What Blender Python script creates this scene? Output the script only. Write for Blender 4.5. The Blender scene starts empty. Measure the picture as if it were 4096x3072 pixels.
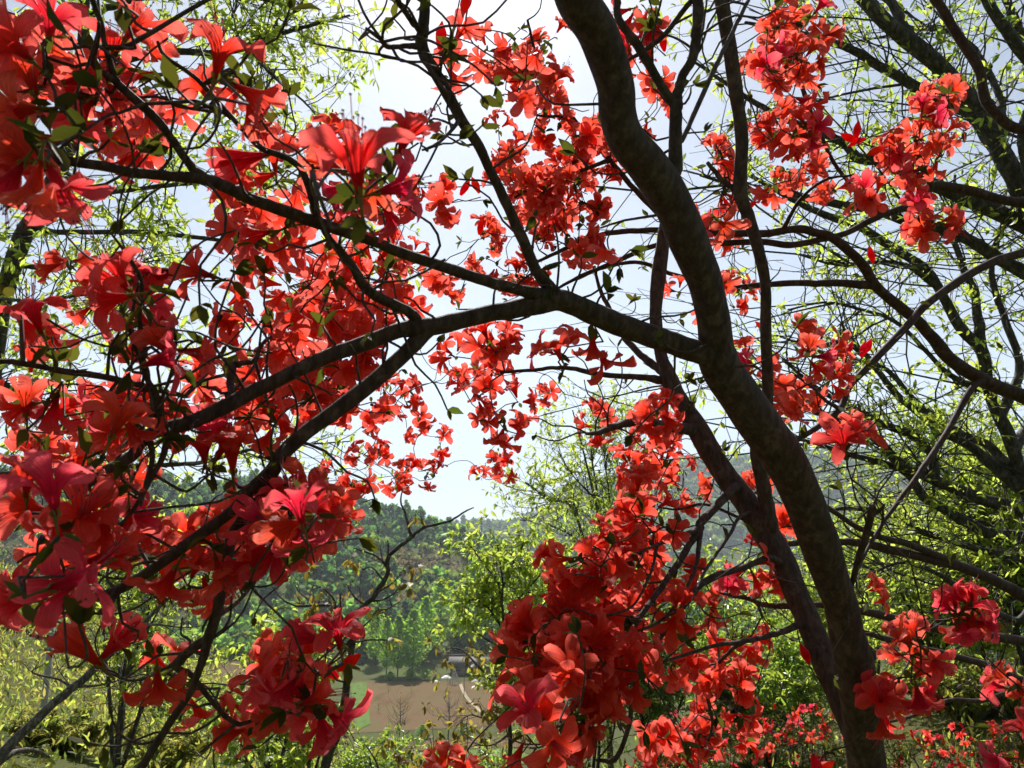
import bpy, math, random
import numpy as np
from mathutils import Vector, Matrix, noise

random.seed(7)
rng = np.random.default_rng(7)
S = bpy.context.scene
COL = S.collection
PI = math.pi

# ------------------------------------------------------------------ camera, sky, sun, exposure
F_PX = 3094.0                       # focal length in pixels of the 4096 x 3072 photograph
PITCH = math.radians(12.0)
CAM_Z = 1.6
cam_d = bpy.data.cameras.new("camera")
cam = bpy.data.objects.new("camera", cam_d)
COL.objects.link(cam)
cam.location = (0, 0, CAM_Z)
cam.rotation_euler = (math.radians(90) + PITCH, 0, 0)
cam_d.sensor_width = 36.0
cam_d.lens = 36.0 * F_PX / 4096.0
cam_d.clip_start = 0.02
cam_d.clip_end = 20000
cam_d.dof.use_dof = True
cam_d.dof.focus_distance = 1.5
cam_d.dof.aperture_fstop = 20.0
S.camera = cam

SUN_EL, SUN_AZ = math.radians(47), math.radians(-4)      # azimuth measured from +Y towards +X
W = bpy.data.worlds.new("World")
S.world = W
W.use_nodes = True
wn = W.node_tree.nodes
sky = wn.new("ShaderNodeTexSky")
sky.sky_type = 'NISHITA'
sky.sun_disc = False
sky.sun_elevation = SUN_EL
sky.sun_rotation = SUN_AZ
sky.altitude = 300
sky.air_density = 0.6
sky.dust_density = 1.3
sky.ozone_density = 3.5
W.node_tree.links.new(sky.outputs[0], wn["Background"].inputs[0])
wn["Background"].inputs[1].default_value = 0.05
sun_d = bpy.data.lights.new("sun", 'SUN')
sun_d.energy = 5.0
sun_d.angle = math.radians(0.5)
sun_d.color = (1.0, 0.96, 0.90)
sun = bpy.data.objects.new("sun", sun_d)
COL.objects.link(sun)
sdir = Vector((math.sin(SUN_AZ) * math.cos(SUN_EL), math.cos(SUN_AZ) * math.cos(SUN_EL), math.sin(SUN_EL)))
sun.rotation_euler = sdir.to_track_quat('Z', 'Y').to_euler()
sun.location = (0, 0, 60)
S.view_settings.view_transform = 'Standard'
S.view_settings.look = 'None'
S.view_settings.gamma = 1.0
S.view_settings.exposure = 0.92
S.render.engine = 'CYCLES'
S.cycles.max_bounces = 8
S.cycles.transmission_bounces = 6
S.cycles.diffuse_bounces = 4
S.cycles.volume_bounces = 2
S.cycles.use_denoising = True

FW = np.array([0, math.cos(PITCH), math.sin(PITCH)])
RT = np.array([1.0, 0, 0])
UP = np.array([0, -math.sin(PITCH), math.cos(PITCH)])
CP = np.array([0, 0, CAM_Z])


def P(x, y, d):
    """point seen at pixel (x, y) of the 4096 x 3072 photograph, d metres in front of the camera"""
    return CP + d * (FW + RT * ((x - 2048) / F_PX) + UP * ((1536 - y) / F_PX))


def px_of(p):
    v = np.asarray(p) - CP
    d = v @ FW
    return 2048 + F_PX * (v @ RT) / d, 1536 - F_PX * (v @ UP) / d, d


# ------------------------------------------------------------------ helpers
def sstep(a, b, x):
    t = np.clip((x - a) / (b - a), 0, 1)
    return t * t * (3 - 2 * t)


def mesh_np(name, V, faces, mats, uv=None, smooth=True, midx=None, tint=None):
    """V (n,3); faces list of int arrays (m,k)"""
    me = bpy.data.meshes.new(name)
    V = np.asarray(V, dtype=np.float32)
    me.vertices.add(len(V))
    me.vertices.foreach_set("co", V.ravel())
    faces = [np.asarray(f, dtype=np.int32) for f in faces if len(f)]
    loops = np.concatenate([f.ravel() for f in faces])
    sizes = np.concatenate([np.full(len(f), f.shape[1], dtype=np.int32) for f in faces])
    starts = np.concatenate([[0], np.cumsum(sizes)[:-1]]).astype(np.int32)
    me.loops.add(len(loops))
    me.loops.foreach_set("vertex_index", loops)
    me.polygons.add(len(sizes))
    me.polygons.foreach_set("loop_start", starts)
    me.polygons.foreach_set("loop_total", sizes)
    me.update(calc_edges=True)
    if smooth:
        me.polygons.foreach_set("use_smooth", np.ones(len(sizes), dtype=bool))
    if midx is not None:
        me.polygons.foreach_set("material_index", np.asarray(midx, dtype=np.int32))
    if uv is not None:
        l = me.uv_layers.new(name="UVMap")
        l.data.foreach_set("uv", np.asarray(uv, dtype=np.float32)[loops].ravel())
    if tint is not None:
        a = me.color_attributes.new("tint", 'FLOAT_COLOR', 'POINT')
        a.data.foreach_set("color", np.asarray(tint, dtype=np.float32).ravel())
    for m in (mats if isinstance(mats, (list, tuple)) else [mats]):
        me.materials.append(m)
    me.validate()
    return me


class MB:
    """collects geometry, becomes ONE mesh object"""
    def __init__(self):
        self.V, self.F, self.n, self.T = [], [], 0, []

    def add(self, V, faces, tint=None):
        V = np.asarray(V, dtype=float)
        for f in faces:
            if len(f):
                self.F.append(np.asarray(f, dtype=np.int64) + self.n)
        self.V.append(V)
        self.n += len(V)
        if tint is not None:
            self.T.append(np.tile(np.append(tint, 1.0), (len(V), 1)) if np.ndim(tint) == 1 else tint)

    def tube(self, pts, rad, sides=6, cap=True):
        V, F = tube_np(pts, rad, sides, cap)
        self.add(V, F)

    def box(self, c, s, rz=0.0):
        c, s = np.asarray(c, float), np.asarray(s, float) / 2
        V = np.array([[i, j, k] for i in (-1, 1) for j in (-1, 1) for k in (-1, 1)]) * s
        ca, sa = math.cos(rz), math.sin(rz)
        V = V @ np.array([[ca, sa, 0], [-sa, ca, 0], [0, 0, 1]]) + c
        self.add(V, [[[0, 1, 3, 2], [4, 6, 7, 5], [0, 4, 5, 1], [2, 3, 7, 6], [0, 2, 6, 4], [1, 5, 7, 3]]])

    def build(self, name, mat, parent=None, smooth=True, kind=None, origin=None):
        V = np.concatenate(self.V)
        by = {}
        for f in self.F:
            by.setdefault(f.shape[1], []).append(f)
        o0 = np.zeros(3) if origin is None else np.asarray(origin)
        me = mesh_np(name, V - o0, [np.concatenate(v) for v in by.values()], mat, smooth=smooth,
                     tint=np.concatenate(self.T) if self.T else None)
        o = bpy.data.objects.new(name, me)
        COL.objects.link(o)
        o.location = o0
        if parent is not None:
            adopt(o, parent)
        if kind:
            o["kind"] = kind
        return o


def adopt(o, parent):
    o.parent = parent
    if parent.parent is None:
        o.matrix_parent_inverse = parent.matrix_basis.inverted()


def thing(name, label, cat, loc, group=None):
    o = bpy.data.objects.new(name, None)
    COL.objects.link(o)
    o.location = loc
    o.empty_display_size = 0.1
    o["label"] = label
    o["category"] = cat
    if group:
        o["group"] = group
    return o


def tag(o, label, cat, group=None):
    o["label"] = label
    o["category"] = cat
    if group:
        o["group"] = group
    return o


def unit(v):
    v = np.asarray(v, float)
    return v / (np.linalg.norm(v) + 1e-12)


def tube_np(pts, rad, sides=6, cap=True):
    pts = np.asarray(pts, float)
    rad = np.asarray(rad, float)
    n = len(pts)
    tg = np.gradient(pts, axis=0)
    tg /= np.linalg.norm(tg, axis=1)[:, None] + 1e-12
    a = np.array([0, 0, 1.0]) if abs(tg[0][2]) < 0.9 else np.array([1.0, 0, 0])
    u = unit(np.cross(tg[0], a))
    ang = np.linspace(0, 2 * PI, sides, endpoint=False)
    ca, sa = np.cos(ang), np.sin(ang)
    V = np.empty((n, sides, 3))
    for i in range(n):
        u = unit(u - tg[i] * (u @ tg[i]))
        w = np.cross(tg[i], u)
        V[i] = pts[i] + rad[i] * (ca[:, None] * u + sa[:, None] * w)
    V = V.reshape(-1, 3)
    i = np.arange(n - 1)[:, None] * sides
    j = np.arange(sides)[None, :]
    k = (j + 1) % sides
    Q = np.stack([i + j, i + k, i + sides + k, i + sides + j], -1).reshape(-1, 4)
    F = [Q]
    if cap:
        V = np.vstack([V, pts[-1] + tg[-1] * rad[-1] * 0.6])
        t = (n - 1) * sides
        jj = np.arange(sides)
        F.append(np.stack([t + jj, t + (jj + 1) % sides, np.full(sides, n * sides)], -1))
    return V, F


def catmull(A, k):
    A = np.asarray(A, float)
    if len(A) < 3:
        t = np.linspace(0, 1, k * (len(A) - 1) + 1)[:, None]
        return A[0] * (1 - t) + A[-1] * t
    B = np.vstack([2 * A[0] - A[1], A, 2 * A[-1] - A[-2]])
    out = []
    for i in range(1, len(B) - 2):
        p0, p1, p2, p3 = B[i - 1], B[i], B[i + 1], B[i + 2]
        for t in np.linspace(0, 1, k, endpoint=False):
            out.append(0.5 * ((2 * p1) + (-p0 + p2) * t + (2 * p0 - 5 * p1 + 4 * p2 - p3) * t * t + (-p0 + 3 * p1 - 3 * p2 + p3) * t ** 3))
    out.append(A[-1])
    return np.array(out)


def rand_unit(n=None):
    v = rng.normal(size=(n, 3) if n else 3)
    return v / np.linalg.norm(v, axis=-1, keepdims=True)


# ------------------------------------------------------------------ materials
def new_mat(name):
    m = bpy.data.materials.new(name)
    m.use_nodes = True
    nt = m.node_tree
    return m, nt, nt.nodes, nt.links


def noise_ramp(nt, scale, stops, detail=6, coord='Object', rough=0.6, sx=None):
    N, L = nt.nodes, nt.links
    tc = N.new("ShaderNodeTexCoord")
    n = N.new("ShaderNodeTexNoise")
    n.inputs["Scale"].default_value = scale
    n.inputs["Detail"].default_value = detail
    n.inputs["Roughness"].default_value = rough
    if sx:
        mp = N.new("ShaderNodeMapping")
        mp.inputs["Scale"].default_value = sx
        L.new(tc.outputs[coord], mp.inputs[0])
        L.new(mp.outputs[0], n.inputs["Vector"])
    else:
        L.new(tc.outputs[coord], n.inputs["Vector"])
    r = N.new("ShaderNodeValToRGB")
    while len(r.color_ramp.elements) < len(stops):
        r.color_ramp.elements.new(0.5)
    for e, (p, c) in zip(r.color_ramp.elements, stops):
        e.position = p
        e.color = (*c, 1)
    L.new(n.outputs["Fac"], r.inputs[0])
    return n, r


def bark_mat(name, c0, c1, c2, scale=60, bump=0.5, dist=0.004):
    m, nt, N, L = new_mat(name)
    b = N["Principled BSDF"]
    b.inputs["Roughness"].default_value = 0.74
    b.inputs["Specular IOR Level"].default_value = 0.25
    n, r = noise_ramp(nt, scale * 1.5, [(0.34, c0), (0.5, c1), (0.68, c2)], detail=10, rough=.72, sx=(1, 1, .32))
    n2, r2 = noise_ramp(nt, scale * 0.55, [(0.60, (0, 0, 0)), (0.64, (1, 1, 1))], detail=5)
    mx = N.new("ShaderNodeMix")
    mx.data_type = 'RGBA'
    mul = N.new("ShaderNodeMath")
    mul.operation = 'MULTIPLY'
    mul.inputs[1].default_value = 0.30
    L.new(r2.outputs[0], mul.inputs[0])
    L.new(mul.outputs[0], mx.inputs[0])
    L.new(r.outputs[0], mx.inputs[6])
    mx.inputs[7].default_value = (*[min(1, c * 1.5 + 0.02) for c in c2], 1)
    L.new(mx.outputs[2], b.inputs["Base Color"])
    bp = N.new("ShaderNodeBump")
    bp.inputs["Strength"].default_value = bump
    bp.inputs["Distance"].default_value = dist
    L.new(n.outputs["Fac"], bp.inputs["Height"])
    L.new(bp.outputs[0], b.inputs["Normal"])
    return m


def leaf_mat(name, refl, trans, mixf=0.55, rough=0.42, var=0.35, hue=0.03, attr=False, spec=0.25):
    m, nt, N, L = new_mat(name)
    b = N["Principled BSDF"]
    out = N["Material Output"]
    b.inputs["Roughness"].default_value = rough
    b.inputs["Specular IOR Level"].default_value = spec
    tr = N.new("ShaderNodeBsdfTranslucent")
    geo = N.new("ShaderNodeNewGeometry")
    hs1, hs2 = N.new("ShaderNodeHueSaturation"), N.new("ShaderNodeHueSaturation")
    mr = N.new("ShaderNodeMapRange")
    mr.inputs["To Min"].default_value = 1 - var
    mr.inputs["To Max"].default_value = 1 + var
    L.new(geo.outputs["Random Per Island"], mr.inputs[0])
    mh = N.new("ShaderNodeMapRange")
    mh.inputs["To Min"].default_value = 0.5 - hue
    mh.inputs["To Max"].default_value = 0.5 + hue
    w = N.new("ShaderNodeTexWhiteNoise")
    w.noise_dimensions = '1D'
    L.new(geo.outputs["Random Per Island"], w.inputs["W"])
    L.new(w.outputs["Value"], mh.inputs[0])
    for hs, c in ((hs1, refl), (hs2, trans)):
        if attr:
            a = N.new("ShaderNodeAttribute")
            a.attribute_name = "tint"
            mm = N.new("ShaderNodeMix")
            mm.data_type = 'RGBA'
            mm.blend_type = 'MULTIPLY'
            mm.inputs[0].default_value = 1
            L.new(a.outputs["Color"], mm.inputs[6])
            mm.inputs[7].default_value = (*c, 1)
            L.new(mm.outputs[2], hs.inputs["Color"])
        else:
            hs.inputs["Color"].default_value = (*c, 1)
        L.new(mr.outputs[0], hs.inputs["Value"])
        L.new(mh.outputs[0], hs.inputs["Hue"])
    L.new(hs1.outputs[0], b.inputs["Base Color"])
    L.new(hs2.outputs[0], tr.inputs["Color"])
    mix = N.new("ShaderNodeMixShader")
    mix.inputs[0].default_value = mixf
    L.new(b.outputs[0], mix.inputs[1])
    L.new(tr.outputs[0], mix.inputs[2])
    L.new(mix.outputs[0], out.inputs[0])
    return m


def plain(name, c, rough=0.8, var=0.25, scale=8):
    m, nt, N, L = new_mat(name)
    b = N["Principled BSDF"]
    b.inputs["Roughness"].default_value = rough
    n, r = noise_ramp(nt, scale, [(0.3, [k * (1 - var) for k in c]), (0.7, [min(1, k * (1 + var)) for k in c])])
    L.new(r.outputs[0], b.inputs["Base Color"])
    return m


def petal_mat():
    m, nt, N, L = new_mat("petal")
    b = N["Principled BSDF"]
    out = N["Material Output"]
    tc = N.new("ShaderNodeTexCoord")
    uvn = N.new("ShaderNodeUVMap")
    sep = N.new("ShaderNodeSeparateXYZ")
    L.new(uvn.outputs[0], sep.inputs[0])
    # veins fan along each lobe
    mp = N.new("ShaderNodeMapping")
    mp.inputs["Scale"].default_value = (9.0, 1.2, 1)
    L.new(uvn.outputs[0], mp.inputs[0])
    vn = N.new("ShaderNodeTexNoise")
    vn.inputs["Scale"].default_value = 3.0
    vn.inputs["Detail"].default_value = 5
    L.new(mp.outputs[0], vn.inputs["Vector"])
    obj = N.new("ShaderNodeObjectInfo")
    cr = N.new("ShaderNodeValToRGB")
    e = cr.color_ramp.elements
    e[0].position, e[0].color = 0.36, (0.52, 0.004, 0.006, 1)
    e[1].position, e[1].color = 0.64, (0.95, 0.020, 0.014, 1)
    L.new(vn.outputs["Fac"], cr.inputs[0])
    # deep spots on the upper lobe (lobe 0 : u below 1)
    vo = N.new("ShaderNodeTexVoronoi")
    vo.inputs["Scale"].default_value = 9
    L.new(uvn.outputs[0], vo.inputs["Vector"])
    lt = N.new("ShaderNodeMath"); lt.operation = 'LESS_THAN'; lt.inputs[1].default_value = 0.16
    L.new(vo.outputs["Distance"], lt.inputs[0])
    l0 = N.new("ShaderNodeMath"); l0.operation = 'LESS_THAN'; l0.inputs[1].default_value = 1.0
    L.new(sep.outputs[0], l0.inputs[0])
    v1 = N.new("ShaderNodeMath"); v1.operation = 'LESS_THAN'; v1.inputs[1].default_value = 0.78
    L.new(sep.outputs[1], v1.inputs[0])
    v2 = N.new("ShaderNodeMath"); v2.operation = 'GREATER_THAN'; v2.inputs[1].default_value = 0.42
    L.new(sep.outputs[1], v2.inputs[0])
    cur = lt
    for q in (l0, v1, v2):
        mm = N.new("ShaderNodeMath"); mm.operation = 'MULTIPLY'
        L.new(cur.outputs[0], mm.inputs[0]); L.new(q.outputs[0], mm.inputs[1])
        cur = mm
    sc_ = N.new("ShaderNodeMath"); sc_.operation = 'MULTIPLY'; sc_.inputs[1].default_value = 0.8
    L.new(cur.outputs[0], sc_.inputs[0])
    mx = N.new("ShaderNodeMix"); mx.data_type = 'RGBA'
    L.new(sc_.outputs[0], mx.inputs[0])
    L.new(cr.outputs[0], mx.inputs[6])
    mx.inputs[7].default_value = (0.16, 0.0, 0.02, 1)
    hs = N.new("ShaderNodeHueSaturation")
    mr = N.new("ShaderNodeMapRange")
    mr.inputs["To Min"].default_value = 0.487
    mr.inputs["To Max"].default_value = 0.511
    L.new(obj.outputs["Random"], mr.inputs[0])
    L.new(mr.outputs[0], hs.inputs["Hue"])
    L.new(mx.outputs[2], hs.inputs["Color"])
    L.new(hs.outputs[0], b.inputs["Base Color"])
    b.inputs["Roughness"].default_value = 0.45
    b.inputs["Specular IOR Level"].default_value = 0.2
    tr = N.new("ShaderNodeBsdfTranslucent")
    tm = N.new("ShaderNodeMix"); tm.data_type = 'RGBA'
    pale = N.new("ShaderNodeMapRange")          # lobes pale towards their thin rims
    pale.inputs["From Min"].default_value = 0.5
    pale.inputs["From Max"].default_value = 1.0
    pale.inputs["To Min"].default_value = 0.02
    pale.inputs["To Max"].default_value = 0.33
    L.new(sep.outputs[1], pale.inputs[0])
    L.new(pale.outputs[0], tm.inputs[0])
    L.new(hs.outputs[0], tm.inputs[6])
    tm.inputs[7].default_value = (1.0, 0.40, 0.34, 1)
    L.new(tm.outputs[2], tr.inputs["Color"])
    mix = N.new("ShaderNodeMixShader")
    mix.inputs[0].default_value = 0.72
    L.new(b.outputs[0], mix.inputs[1])
    L.new(tr.outputs[0], mix.inputs[2])
    L.new(mix.outputs[0], out.inputs[0])
    bp = N.new("ShaderNodeBump")
    bp.inputs["Strength"].default_value = 0.8
    bp.inputs["Distance"].default_value = 0.002
    L.new(vn.outputs["Fac"], bp.inputs["Height"])
    L.new(bp.outputs[0], b.inputs["Normal"])
    L.new(bp.outputs[0], tr.inputs["Normal"])
    return m


M = {}
M['petal'] = petal_mat()
M['stamen'] = leaf_mat("stamen", (0.62, 0.09, 0.10), (0.7, 0.15, 0.14), 0.4, var=0.1)
M['anther'] = plain("anther", (0.09, 0.02, 0.035), 0.6)
M['calyx'] = leaf_mat("calyx", (0.16, 0.13, 0.035), (0.25, 0.20, 0.04), 0.35, spec=0.03)
M['bark_az'] = bark_mat("azalea_bark", (0.026, 0.016, 0.011), (0.064, 0.041, 0.030), (0.125, 0.088, 0.066), 70, 1.0, 0.006)
M['twig_az'] = bark_mat("azalea_twig_bark", (0.026, 0.017, 0.013), (0.055, 0.038, 0.029), (0.125, 0.10, 0.082), 120, 0.4, 0.001)
M['bark_red'] = bark_mat("reddish_bark", (0.024, 0.012, 0.009), (0.05, 0.026, 0.02), (0.09, 0.055, 0.043), 60, 0.5, 0.003)
M['bark_dk'] = bark_mat("dark_bark", (0.022, 0.02, 0.019), (0.055, 0.048, 0.042), (0.15, 0.14, 0.125), 36, 0.7, 0.006)
M['bark_gr'] = bark_mat("grey_bark", (0.025, 0.022, 0.018), (0.085, 0.075, 0.06), (0.26, 0.24, 0.20), 75, 0.6, 0.004)
M['leaf_az'] = leaf_mat("azalea_leaf", (0.045, 0.05, 0.016), (0.12, 0.13, 0.015), 0.4, 0.6, 0.4, spec=0.05)
M['leaf_y'] = leaf_mat("fresh_leaf", (0.095, 0.135, 0.028), (0.58, 0.70, 0.095), 0.6, 0.38, 0.4, 0.02)
M['leaf_g'] = leaf_mat("green_leaf", (0.075, 0.12, 0.025), (0.48, 0.64, 0.08), 0.5, 0.32, 0.4, 0.03, spec=0.5)
M['leaf_b'] = leaf_mat("young_brown_leaf", (0.13, 0.09, 0.03), (0.42, 0.33, 0.05), 0.45, 0.5, 0.4, 0.03)
M['scrub'] = leaf_mat("scrub_leaf", (0.11, 0.12, 0.035), (0.52, 0.54, 0.095), 0.52, 0.5, 0.5, 0.05)
M['forest'] = leaf_mat("forest_leaf", (0.9, 0.9, 0.85), (2.8, 2.9, 1.9), 0.42, 0.6, 0.4, 0.02, attr=True, spec=0.03)
M['poplar'] = leaf_mat("poplar_leaf", (0.10, 0.19, 0.02), (0.46, 0.74, 0.06), 0.5, 0.5, 0.35, 0.02, spec=0.08)

# ------------------------------------------------------------------ terrain
FLOOR = -28.4
RX = np.array([-6000, -500, 0, 400, 1060, 1464, 1729, 1829, 2000, 2300, 2700, 6000.])
RY = np.array([1830, 1830, 1850, 1860, 1890, 2000, 2045, 2095, 2150, 2250, 2350, 2400.]) + 74
FX = np.array([-6000, 0, 1600, 2100, 2300, 2600, 3000, 3300, 3700, 4300, 8000.])
FY = np.array([1900, 1960, 2140, 2100, 1990, 1930, 1860, 1835, 1842, 1810, 1830.])


def elev(Y):
    return np.tan(PITCH + np.arctan((1536 - Y) / F_PX))


def gz(x, y):
    x, y = np.asarray(x, float), np.asarray(y, float)
    t = np.maximum(y - 4, 0)
    z = -0.287 * (np.sqrt(t * t + 9) - 3)
    z = np.where(y < 0, -0.22 * y, z)
    z = np.maximum(z, FLOOR)
    z = z + 4.6 * np.exp(-((x + 14) / 8) ** 2 - ((y - 17) / 10) ** 2) + 1.0 * np.exp(-((x - 6) / 4) ** 2 - ((y - 7) / 5) ** 2)
    z = np.where((y > 4) & (y < 60), z - 1.3 * sstep(4.5, 9, y) * (1 - sstep(40, 60, y)) * np.exp(-((x + .09 * y) / (1.2 + .10 * np.abs(y))) ** 2), z)
    yy = np.maximum(y, 1)
    a = 2048 + F_PX * x / yy
    hr = 1.6 + 420 * elev(np.interp(a, RX, RY))
    up, dn = sstep(205, 425, y), 1 - sstep(430, 700, y)
    bump = 6 * np.sin(x / 31 + 1.3) * np.sin(y / 43) + 3 * np.sin(x / 13 + y / 17)
    z = z + (hr - FLOOR + bump) * (up ** 0.9) * dn
    hf = 1.6 + 1300 * elev(np.interp(a, FX, FY))
    bf = 18 * np.sin(x / 90 + y / 70) + 9 * np.sin(x / 37 - y / 50)
    z = z + (hf - FLOOR + bf * 0.6) * sstep(720, 1300, y) * (1 - 0.6 * sstep(1320, 2400, y))
    return z


def ground_mat():
    m, nt, N, L = new_mat("hillside_ground")
    b = N["Principled BSDF"]
    b.inputs["Roughness"].default_value = 0.95
    b.inputs["Specular IOR Level"].default_value = 0.02
    n, r = noise_ramp(nt, 0.05, [(0.35, (0.05, 0.075, 0.02)), (0.5, (0.085, 0.085, 0.035)), (0.65, (0.07, 0.115, 0.025))], detail=9, rough=0.7)
    L.new(r.outputs[0], b.inputs["Base Color"])
    return m


rings = np.concatenate([np.linspace(0.0, 20, 26), np.geomspace(21.5, 205, 40), np.linspace(210, 440, 60), np.geomspace(450, 4000, 60)])
az = np.concatenate([np.linspace(-40, 40, 161), np.linspace(43, 317, 80)])
az = np.radians(az)
RR, AA = np.meshgrid(rings, az, indexing='ij')
gx, gy = RR * np.sin(AA), RR * np.cos(AA)
gzv = gz(gx, gy)
na = len(az)
V = np.stack([gx, gy, gzv], -1).reshape(-1, 3)
i = np.arange(len(rings) - 1)[:, None] * na
j = np.arange(na)[None, :]
k = (j + 1) % na
Q = np.stack([i + j, i + na + j, i + na + k, i + k], -1).reshape(-1, 4)
Q = Q[na:]
T = np.stack([np.full(na, 0), na + np.arange(na), na + (np.arange(na) + 1) % na], -1)
me = mesh_np("terrain", V, [Q, T], ground_mat())
terrain = bpy.data.objects.new("terrain", me)
COL.objects.link(terrain)
terrain["kind"] = "structure"


# ------------------------------------------------------------------ leaves
LEAF_V = np.array([[0, 0, 0], [-.16, .3, .03], [0, .3, -.02], [.16, .3, .03], [-.15, .65, .02], [0, .65, -.04], [.15, .65, .02], [0, 1, -.10]])
LEAF_T = np.array([[0, 2, 1], [0, 3, 2], [4, 5, 7], [5, 6, 7]])
LEAF_Q = np.array([[1, 2, 5, 4], [2, 3, 6, 5]])


def leaves_np(pos, dirs, length, width=1.0):
    """one leaf at each pos pointing along dirs; returns V, faces"""
    pos, dirs = np.asarray(pos, float), np.asarray(dirs, float)
    n = len(pos)
    y = dirs / (np.linalg.norm(dirs, axis=1)[:, None] + 1e-9)
    x = np.cross(y, np.array([0, 0, 1.0]) + rng.normal(size=(n, 3)) * 0.45)
    x /= np.linalg.norm(x, axis=1)[:, None] + 1e-9
    z = np.cross(x, y)
    L = np.asarray(length).reshape(-1, 1, 1)
    t = LEAF_V * np.array([width, 1, 1])
    bend = rng.uniform(-1.0, 1.2, size=(n, 1, 1))
    V = (t[None, :, 0:1] * x[:, None, :] + t[None, :, 1:2] * y[:, None, :] + (t[None, :, 2:3] * (1 + bend * 2)) * z[:, None, :]) * L + pos[:, None, :]
    o = (np.arange(n) * 8)[:, None, None]
    return V.reshape(-1, 3), [(LEAF_T[None] + o).reshape(-1, 3), (LEAF_Q[None] + o).reshape(-1, 4)]


# ------------------------------------------------------------------ blossoms
def flower_arrays(seed, opening=1.0, detail=True):
    r_ = np.random.default_rng(seed)
    if detail:
        ss = np.array([0, .14, .28, .42, .56, .69, .8, .89, .955, 1.0])
        vs = np.linspace(-1, 1, 7)
        tube_s = [0, .34, .68]
    else:
        ss = np.array([0, .3, .6, .85, 1.0])
        vs = np.linspace(-1, 1, 3)
        tube_s = [0]
    V, Q, UV = [], [], []
    for lobe in range(5):
        th = lobe * 2 * PI / 5 + r_.normal() * 0.06
        Rt = (0.038 + r_.normal() * 0.004) * (0.35 + 0.65 * opening)
        refl = (r_.uniform(-0.25, 0.85)) * opening
        zt = 0.046 - 0.012 * opening - refl * 0.017
        cup = r_.uniform(-0.5, 0.9)
        ph, wav = r_.uniform(0, 6), r_.uniform(0.6, 2.2)
        wsc = r_.uniform(0.9, 1.12)
        tw = r_.normal() * 0.25
        rows = []
        for t in tube_s:
            rows.append((0.0023 + 0.0047 * t ** 1.5, 0.021 * t, None, 0.38 * t))
        for s in ss:
            p0, p1, p2 = np.array([.007, .021]), np.array([.012 + .004 * opening, .040]), np.array([Rt, zt])
            q = (1 - s) ** 2 * p0 + 2 * s * (1 - s) * p1 + s * s * p2
            rows.append((q[0], q[1], s, 0.38 + 0.62 * s))
        base = len(V)
        for (r, z, s, uu) in rows:
            er = np.array([math.cos(th), math.sin(th), 0])
            et = np.array([-math.sin(th), math.cos(th), 0])
            for v in vs:
                if s is None or s == 0:
                    a = th + v * PI / 5
                    p = np.array([r * math.cos(a), r * math.sin(a), z])
                else:
                    w = np.interp(s, [0, .2, .4, .6, .75, .88, .96, 1], [.0051, .0070, .0096, .0118, .0122, .0100, .0064, .0012]) * wsc
                    a = th + v * min(w / r, PI / 4.6)
                    pa = np.array([r * math.cos(a), r * math.sin(a), z])
                    pt = r * er + v * w * et + np.array([0, 0, z])
                    p = pa * (1 - s) + pt * s
                    p = p + np.array([0, 0, 1.0]) * (cup * 0.010 * v * v * s - 0.0016 * (1 - abs(v)) * s
                                                     + 0.0022 * wav * s * math.sin(ph + v * 3.1 + s * 5.0) * (0.3 + abs(v)))
                    p = p + er * (0.0018 * math.sin(ph * 2 + s * 7 + v * 2) * s) + et * tw * 0.012 * s * s
                    nz = noise.noise(Vector(p * 130) + Vector((seed * 3.7, lobe * 1.3, 0)))
                    p = p + np.array([0, 0, 0.0036 * nz * s])
                V.append(p)
                UV.append((lobe + 0.5 + 0.495 * v * 0.98, uu))
        nv = len(vs)
        for a in range(len(rows) - 1):
            for b in range(nv - 1):
                i0 = base + a * nv + b
                Q.append((i0, i0 + 1, i0 + nv + 1, i0 + nv))
    return np.array(V), np.array(Q), np.array(UV)


def stamen_mesh(seed):
    r_ = np.random.default_rng(seed)
    V, F, n, mi = [], [], 0, []
    for q in range(9):
        a = q / 9 * 2 * PI
        L = r_.uniform(.040, .056) if q else .062
        side = r_.uniform(.004, .010)
        t = np.linspace(0, 1, 6)
        pts = np.stack([np.cos(a) * side * t + 0.012 * t ** 3, np.sin(a) * side * t, L * t], -1)
        v, f = tube_np(pts, np.full(6, .00042), 3)
        for ff in f:
            F.append(ff + n); mi += [0] * len(ff)
        V.append(v); n += len(v)
        e = pts[-1]
        o = np.array([[1, 0, 0], [-1, 0, 0], [0, 1, 0], [0, -1, 0], [0, 0, 1.6], [0, 0, -1.6]]) * .0011 + e
        ff = np.array([[0, 2, 4], [2, 1, 4], [1, 3, 4], [3, 0, 4], [2, 0, 5], [1, 2, 5], [3, 1, 5], [0, 3, 5]])
        F.append(ff + n); mi += [1] * 8
        V.append(o); n += 6
    by = {}
    order = {}
    idx = 0
    for f in F:
        by.setdefault(f.shape[1], []).append(f)
        order.setdefault(f.shape[1], []).append(mi[idx:idx + len(f)])
        idx += len(f)
    fs = [np.concatenate(x) for x in by.values()]
    ms = sum([sum(x, []) for x in order.values()], [])
    return mesh_np("stamens", np.concatenate(V), fs, [M['stamen'], M['anther']], midx=ms)


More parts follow.
